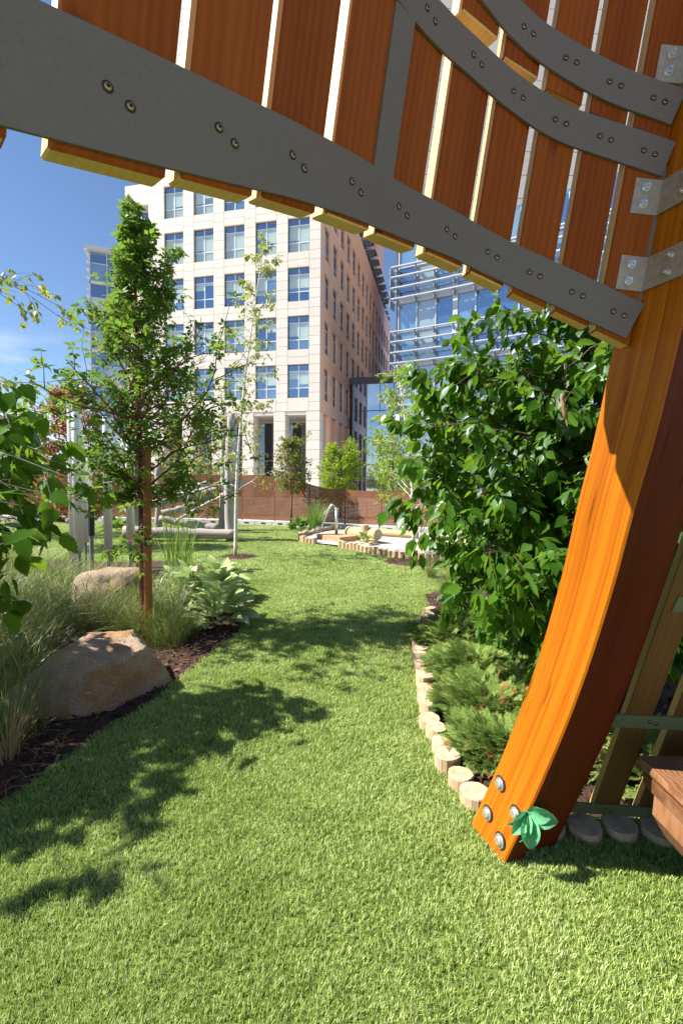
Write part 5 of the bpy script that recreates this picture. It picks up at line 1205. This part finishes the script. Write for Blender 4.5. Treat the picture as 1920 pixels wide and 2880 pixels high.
# ================================================================== LOG CLIMBER
cl = tag(empty('log_climber', (-4.0, 12, 0)), 'climbing frame of silvered tree trunks on the lawn', 'climbing frame'); CO = Vector((-4.0, 12, 0))
def clog(name, A, B, r0, r1, mat='greylog', wob=.07, n=15):
    A, B = Vector(A), Vector(B); L_ = (B-A).length; z = (B-A).normalized(); x = z.orthogonal().normalized(); y = z.cross(x); m = MB(); k = random.Random(int(L_*1000)+int(A.x*77))
    ax, ay = k.uniform(-wob, wob), k.uniform(-wob, wob); m.tube([(ax*math.sin(i/n*3.14)+k.uniform(-.012, .012), ay*math.sin(i/n*3.14)+k.uniform(-.012, .012), L_*i/n) for i in range(n+1)], [(r0+(r1-r0)*i/n)*(1+k.uniform(-.08, .08)) for i in range(n+1)], 12)
    me = m.me(name, M[mat], False); me.polygons.foreach_set('use_smooth', [len(f.vertices) == 4 for f in me.polygons]); o = ob(name, me, cl); o.matrix_local = Matrix.Translation(A-CO) @ Matrix((x, y, z)).transposed().to_4x4(); return o
def gp(px, py): p = G(px, py); return p
a = gp(530, 1243); clog('post', (a.x, a.y, -.03), (a.x+.02, a.y, 3.05), .115, .085); pA = a
b = gp(511, 1219); clog('post', (b.x, b.y, -.03), (b.x+.02, b.y, 2.75), .12, .085); pB = b
d = gp(318, 1243); clog('post', (d.x, d.y, -.03), (d.x, d.y, 1.95), .11, .09); pD = d
e = gp(364, 1219); clog('post', (e.x, e.y, -.03), (e.x, e.y, 1.85), .11, .09); pE = e
clog('beam', W(285, 1221, pD.y-.20), W(543, 1226, pA.y-.20), .125, .12)
clog('beam', W(292, 1174, 11.3), W(556, 1112, 11.05), .10, .12)
clog('beam', W(352, 1138, 13.1), W(478, 1112, 12.9), .12, .12)
clog('beam', W(395, 1150, 12.4), W(520, 1122, 12.6), .11, .11)
clog('beam', W(372, 1180, 11.9), W(478, 1148, 12.7), .09, .10)
clog('beam', W(367, 1190, 12.2), W(500, 1215, 12.3), .085, .125)
clog('rope', W(400, 1200, 11.6), W(518, 1136, 11.5), .03, .03, 'rope', .05)
clog('rung', W(505, 1137, 11.5), W(524, 1137, 11.35), .09, .09)
# ================================================================== PUMP DECK, PUMP, ROLLER LOGS
A = src(890, 1521, 0); B = src(955, 1532, 0); C = src(1006, 1526, 0); D = A + (C-B)
dk = tag(empty('pump_deck', B), 'low wooden deck box carrying the water pump', 'platform'); hz = 0.17
ux = (C-B); uy = (A-B)
def quadprism(name, p0, p1, p2, p3, z0, z1, mat, parent, org):
    P = [Vector((p.x-org.x, p.y-org.y, 0)) for p in (p0, p1, p2, p3)]; v = [p + Vector((0, 0, z0)) for p in P] + [p + Vector((0, 0, z1)) for p in P]
    return ob(name, mesh(name, v, [(0, 3, 2, 1), (4, 5, 6, 7), (0, 1, 5, 4), (1, 2, 6, 5), (2, 3, 7, 6), (3, 0, 4, 7)], M[mat]), parent)
quadprism('base', B, C, D, A, 0, hz-.03, 'deck', dk, B)
for i in range(7):
    t0, t1 = i/7+.006, (i+1)/7-.006; o_ = 0.012
    quadprism('board', B+uy*t0-ux*.01, C+uy*t0+ux*.01, C+uy*t1+ux*.01, B+uy*t1-ux*.01, hz-.028, hz, 'deck', dk, B)
pc = B + ux*.62 + uy*.62; pm = tag(empty('water_pump', (pc.x, pc.y, hz)), 'small steel hand water pump on the wooden deck', 'pump')
m = MB(); m.tube([(0, 0, 0), (0, 0, .60)], .035, 12); m.tube([(0, 0, .6), (0, 0, .64)], .045, 12); ob('post', m.me('post', M['stainless'], True), pm)
m = MB(); m.tube(catmull([(0.0, 0, .60), (-.10, 0, .72), (-.20, 0, .60), (-.30, 0, .35), (-.38, 0, .16), (-.42, 0, .10)], 5), .022, 8); ob('handle', m.me('handle', M['stainless'], True), pm)
m = MB(); m.tube([(-.44+.07*math.cos(a*.5), 0, .12+.07*math.sin(a*.5)) for a in range(13)], .020, 8); ob('grip_ring', m.me('grip_ring', M['stainless'], True), pm)
def lying(name, A, B, r, label, mat='rawlog', grp=None):
    A, B = Vector(A), Vector(B); L_ = (B-A).length; z = (B-A).normalized(); x = z.orthogonal().normalized(); y = z.cross(x); m = MB(); m.tube([(0, 0, 0), (0, 0, .02), (0, 0, L_-.02), (0, 0, L_)], [r*.93, r, r, r*.93], 16)
    me = m.me(name, [M[mat], M['endgrain']]); me.polygons.foreach_set('material_index', [1 if len(f.vertices) > 4 else 0 for f in me.polygons]); o = ob(name, me); o.matrix_local = Matrix.Translation(A) @ Matrix((x, y, z)).transposed().to_4x4(); return tag(o, label, 'log', grp)
pl = W(800, 1221, 11.3); pr = W(868, 1228, 10.4)
bmg = tag(empty('balance_log', (pl.x, pl.y, 0.05)), 'thick fresh log beam on posts over the sand', 'log')
for nm, A_, B_, r in (('beam', pl, pr, .135), ('post', Vector((pl.x+.1, pl.y-.06, .02)), Vector((pl.x+.1, pl.y-.06, pl.z-.1)), .10), ('post', Vector((pr.x-.1, pr.y+.05, .02)), Vector((pr.x-.1, pr.y+.05, pr.z-.1)), .10)):
    L_ = (B_-A_).length; z = (B_-A_).normalized(); x = z.orthogonal().normalized(); y = z.cross(x); m = MB(); m.tube([(0, 0, 0), (0, 0, .02), (0, 0, L_-.02), (0, 0, L_)], [r*.93, r, r, r*.93], 16); me = m.me(nm, [M['rawlog'], M['endgrain']]); me.polygons.foreach_set('material_index', [1 if len(f.vertices) > 4 else 0 for f in me.polygons])
    o = ob(nm, me, bmg); o.matrix_local = Matrix.Translation(A_-Vector((pl.x, pl.y, .05))) @ Matrix((x, y, z)).transposed().to_4x4()
ps = src(1025, 1525, 0.05); o = ob('post_log', stub_mesh(.095, .42, 77)); o.location = (ps.x, ps.y, .04); tag(o, 'short upright log post standing in the sand', 'log')
p1 = src(1050, 1512, 0.05); lying('sand_log', (p1.x, p1.y+.5, .14), (p1.x+1.1, p1.y-.1, .14), .095, 'fallen log lying on the sand behind the upright post')

# ================================================================== SMALL THINGS
# green cloth leaves tied round the foot of the rib
gl = tag(empty('cloth_leaves', on_rib(0.01, 0.235, 0.0)+PO), 'bunch of bright green cloth leaves caught on the foot of the rib', 'decoration')
c0 = on_rib(0.0, 0.2, 0.0)+PO; q = random.Random(2)
PL = []
v, f = lamb_leaf(55); v = [(x*0.95, y, z*1.2) for x, y, z in v]; me_ = mesh('leaf', v, f, M['paper_leaf'], True, tone=np.full(len(v), .5))
for (dx, dz, tw, s, offy) in ((-0.95, -0.45, .4, .115, -.014), (-0.75, -0.75, -.5, .125, -.020), (-0.35, -1, .5, .13, -.026), (-0.05, -1, -.3, .15, -.030), (0.15, -1, .8, .13, -.018), (1.0, -.02, -.3, .12, -.008), (1.0, -.25, .3, .15, -.004), (-0.2, -.8, -1.2, .10, -.036)):
    d = Vector((dx, -0.25, dz)).normalized(); n = Vector((tw, -1, .15)); x = d.cross(n).normalized(); z = x.cross(d); o = ob('leaf', me_, gl); o.matrix_local = Matrix.Translation((0.0, offy, 0.01)) @ Matrix((x, d, z)).transposed().to_4x4() @ Matrix.Scale(s*0.80, 4)
# pink marker flag
p = G(528, 1272); fl = tag(empty('marker_flag', p), 'tiny pink marker flag on the lawn beside the slim birch', 'flag'); m = MB(); m.tube([(0, 0, -.01), (0, 0, .17)], .003, 5); ob('wire', m.me('wire', M['louvre']), fl)
ob('pennant', mesh('pennant', [(0, 0, .10), (.07, .004, .13), (.05, 0, .19), (0.0, -.004, .17), (0, .003, .10), (.07, .007, .13), (.05, .003, .19), (0, -.001, .17)], [(0, 1, 2, 3), (7, 6, 5, 4), (0, 4, 5, 1), (1, 5, 6, 2), (2, 6, 7, 3)], simple('pink_plastic', (.85, .28, .30), .5)), fl)
# red mast far left
mm = W(73, 1100, 24); mm.z = 0; o = tag(empty('mast', mm), 'slim dusty red mast beyond the fence', 'pole'); m = MB(); m.tube([(0, 0, 0), (0, 0, 4.0), (0, 0, 4.75), (0, 0, 4.9)], [.2, .19, .17, .05], 10); ob('pole', m.me('pole', simple('dusty_red_paint', (.42, .13, .13), .5)), o)
m = MB(); m.tube([(0, 0, 0), (0, 0, .12)], .32, 10); ob('foot', m.me('foot', M['louvre']), o)
# curl of birch bark hanging in the shrub
p = W(1290, 905, 2.25); m = MB(); m.tube(catmull([(0, 0, 0), (.012, .01, -.05), (.02, 0, -.10), (.045, .01, -.15), (.05, 0, -.20)], 4), [.012, .015, .017, .018, .020, .022, .02, .017, .016, .018, .02, .018, .012, .01, .008, .006, .003], 7)
o = ob('bark_curl', m.me('bark_curl', simple('curled_bark', (.25, .15, .085), .8, nscale=30, namp=.4), True)); o.location = p; o.scale = (.6, .6, .8); tag(o, 'curled strip of peeling bark hanging in the big birch', 'bark')
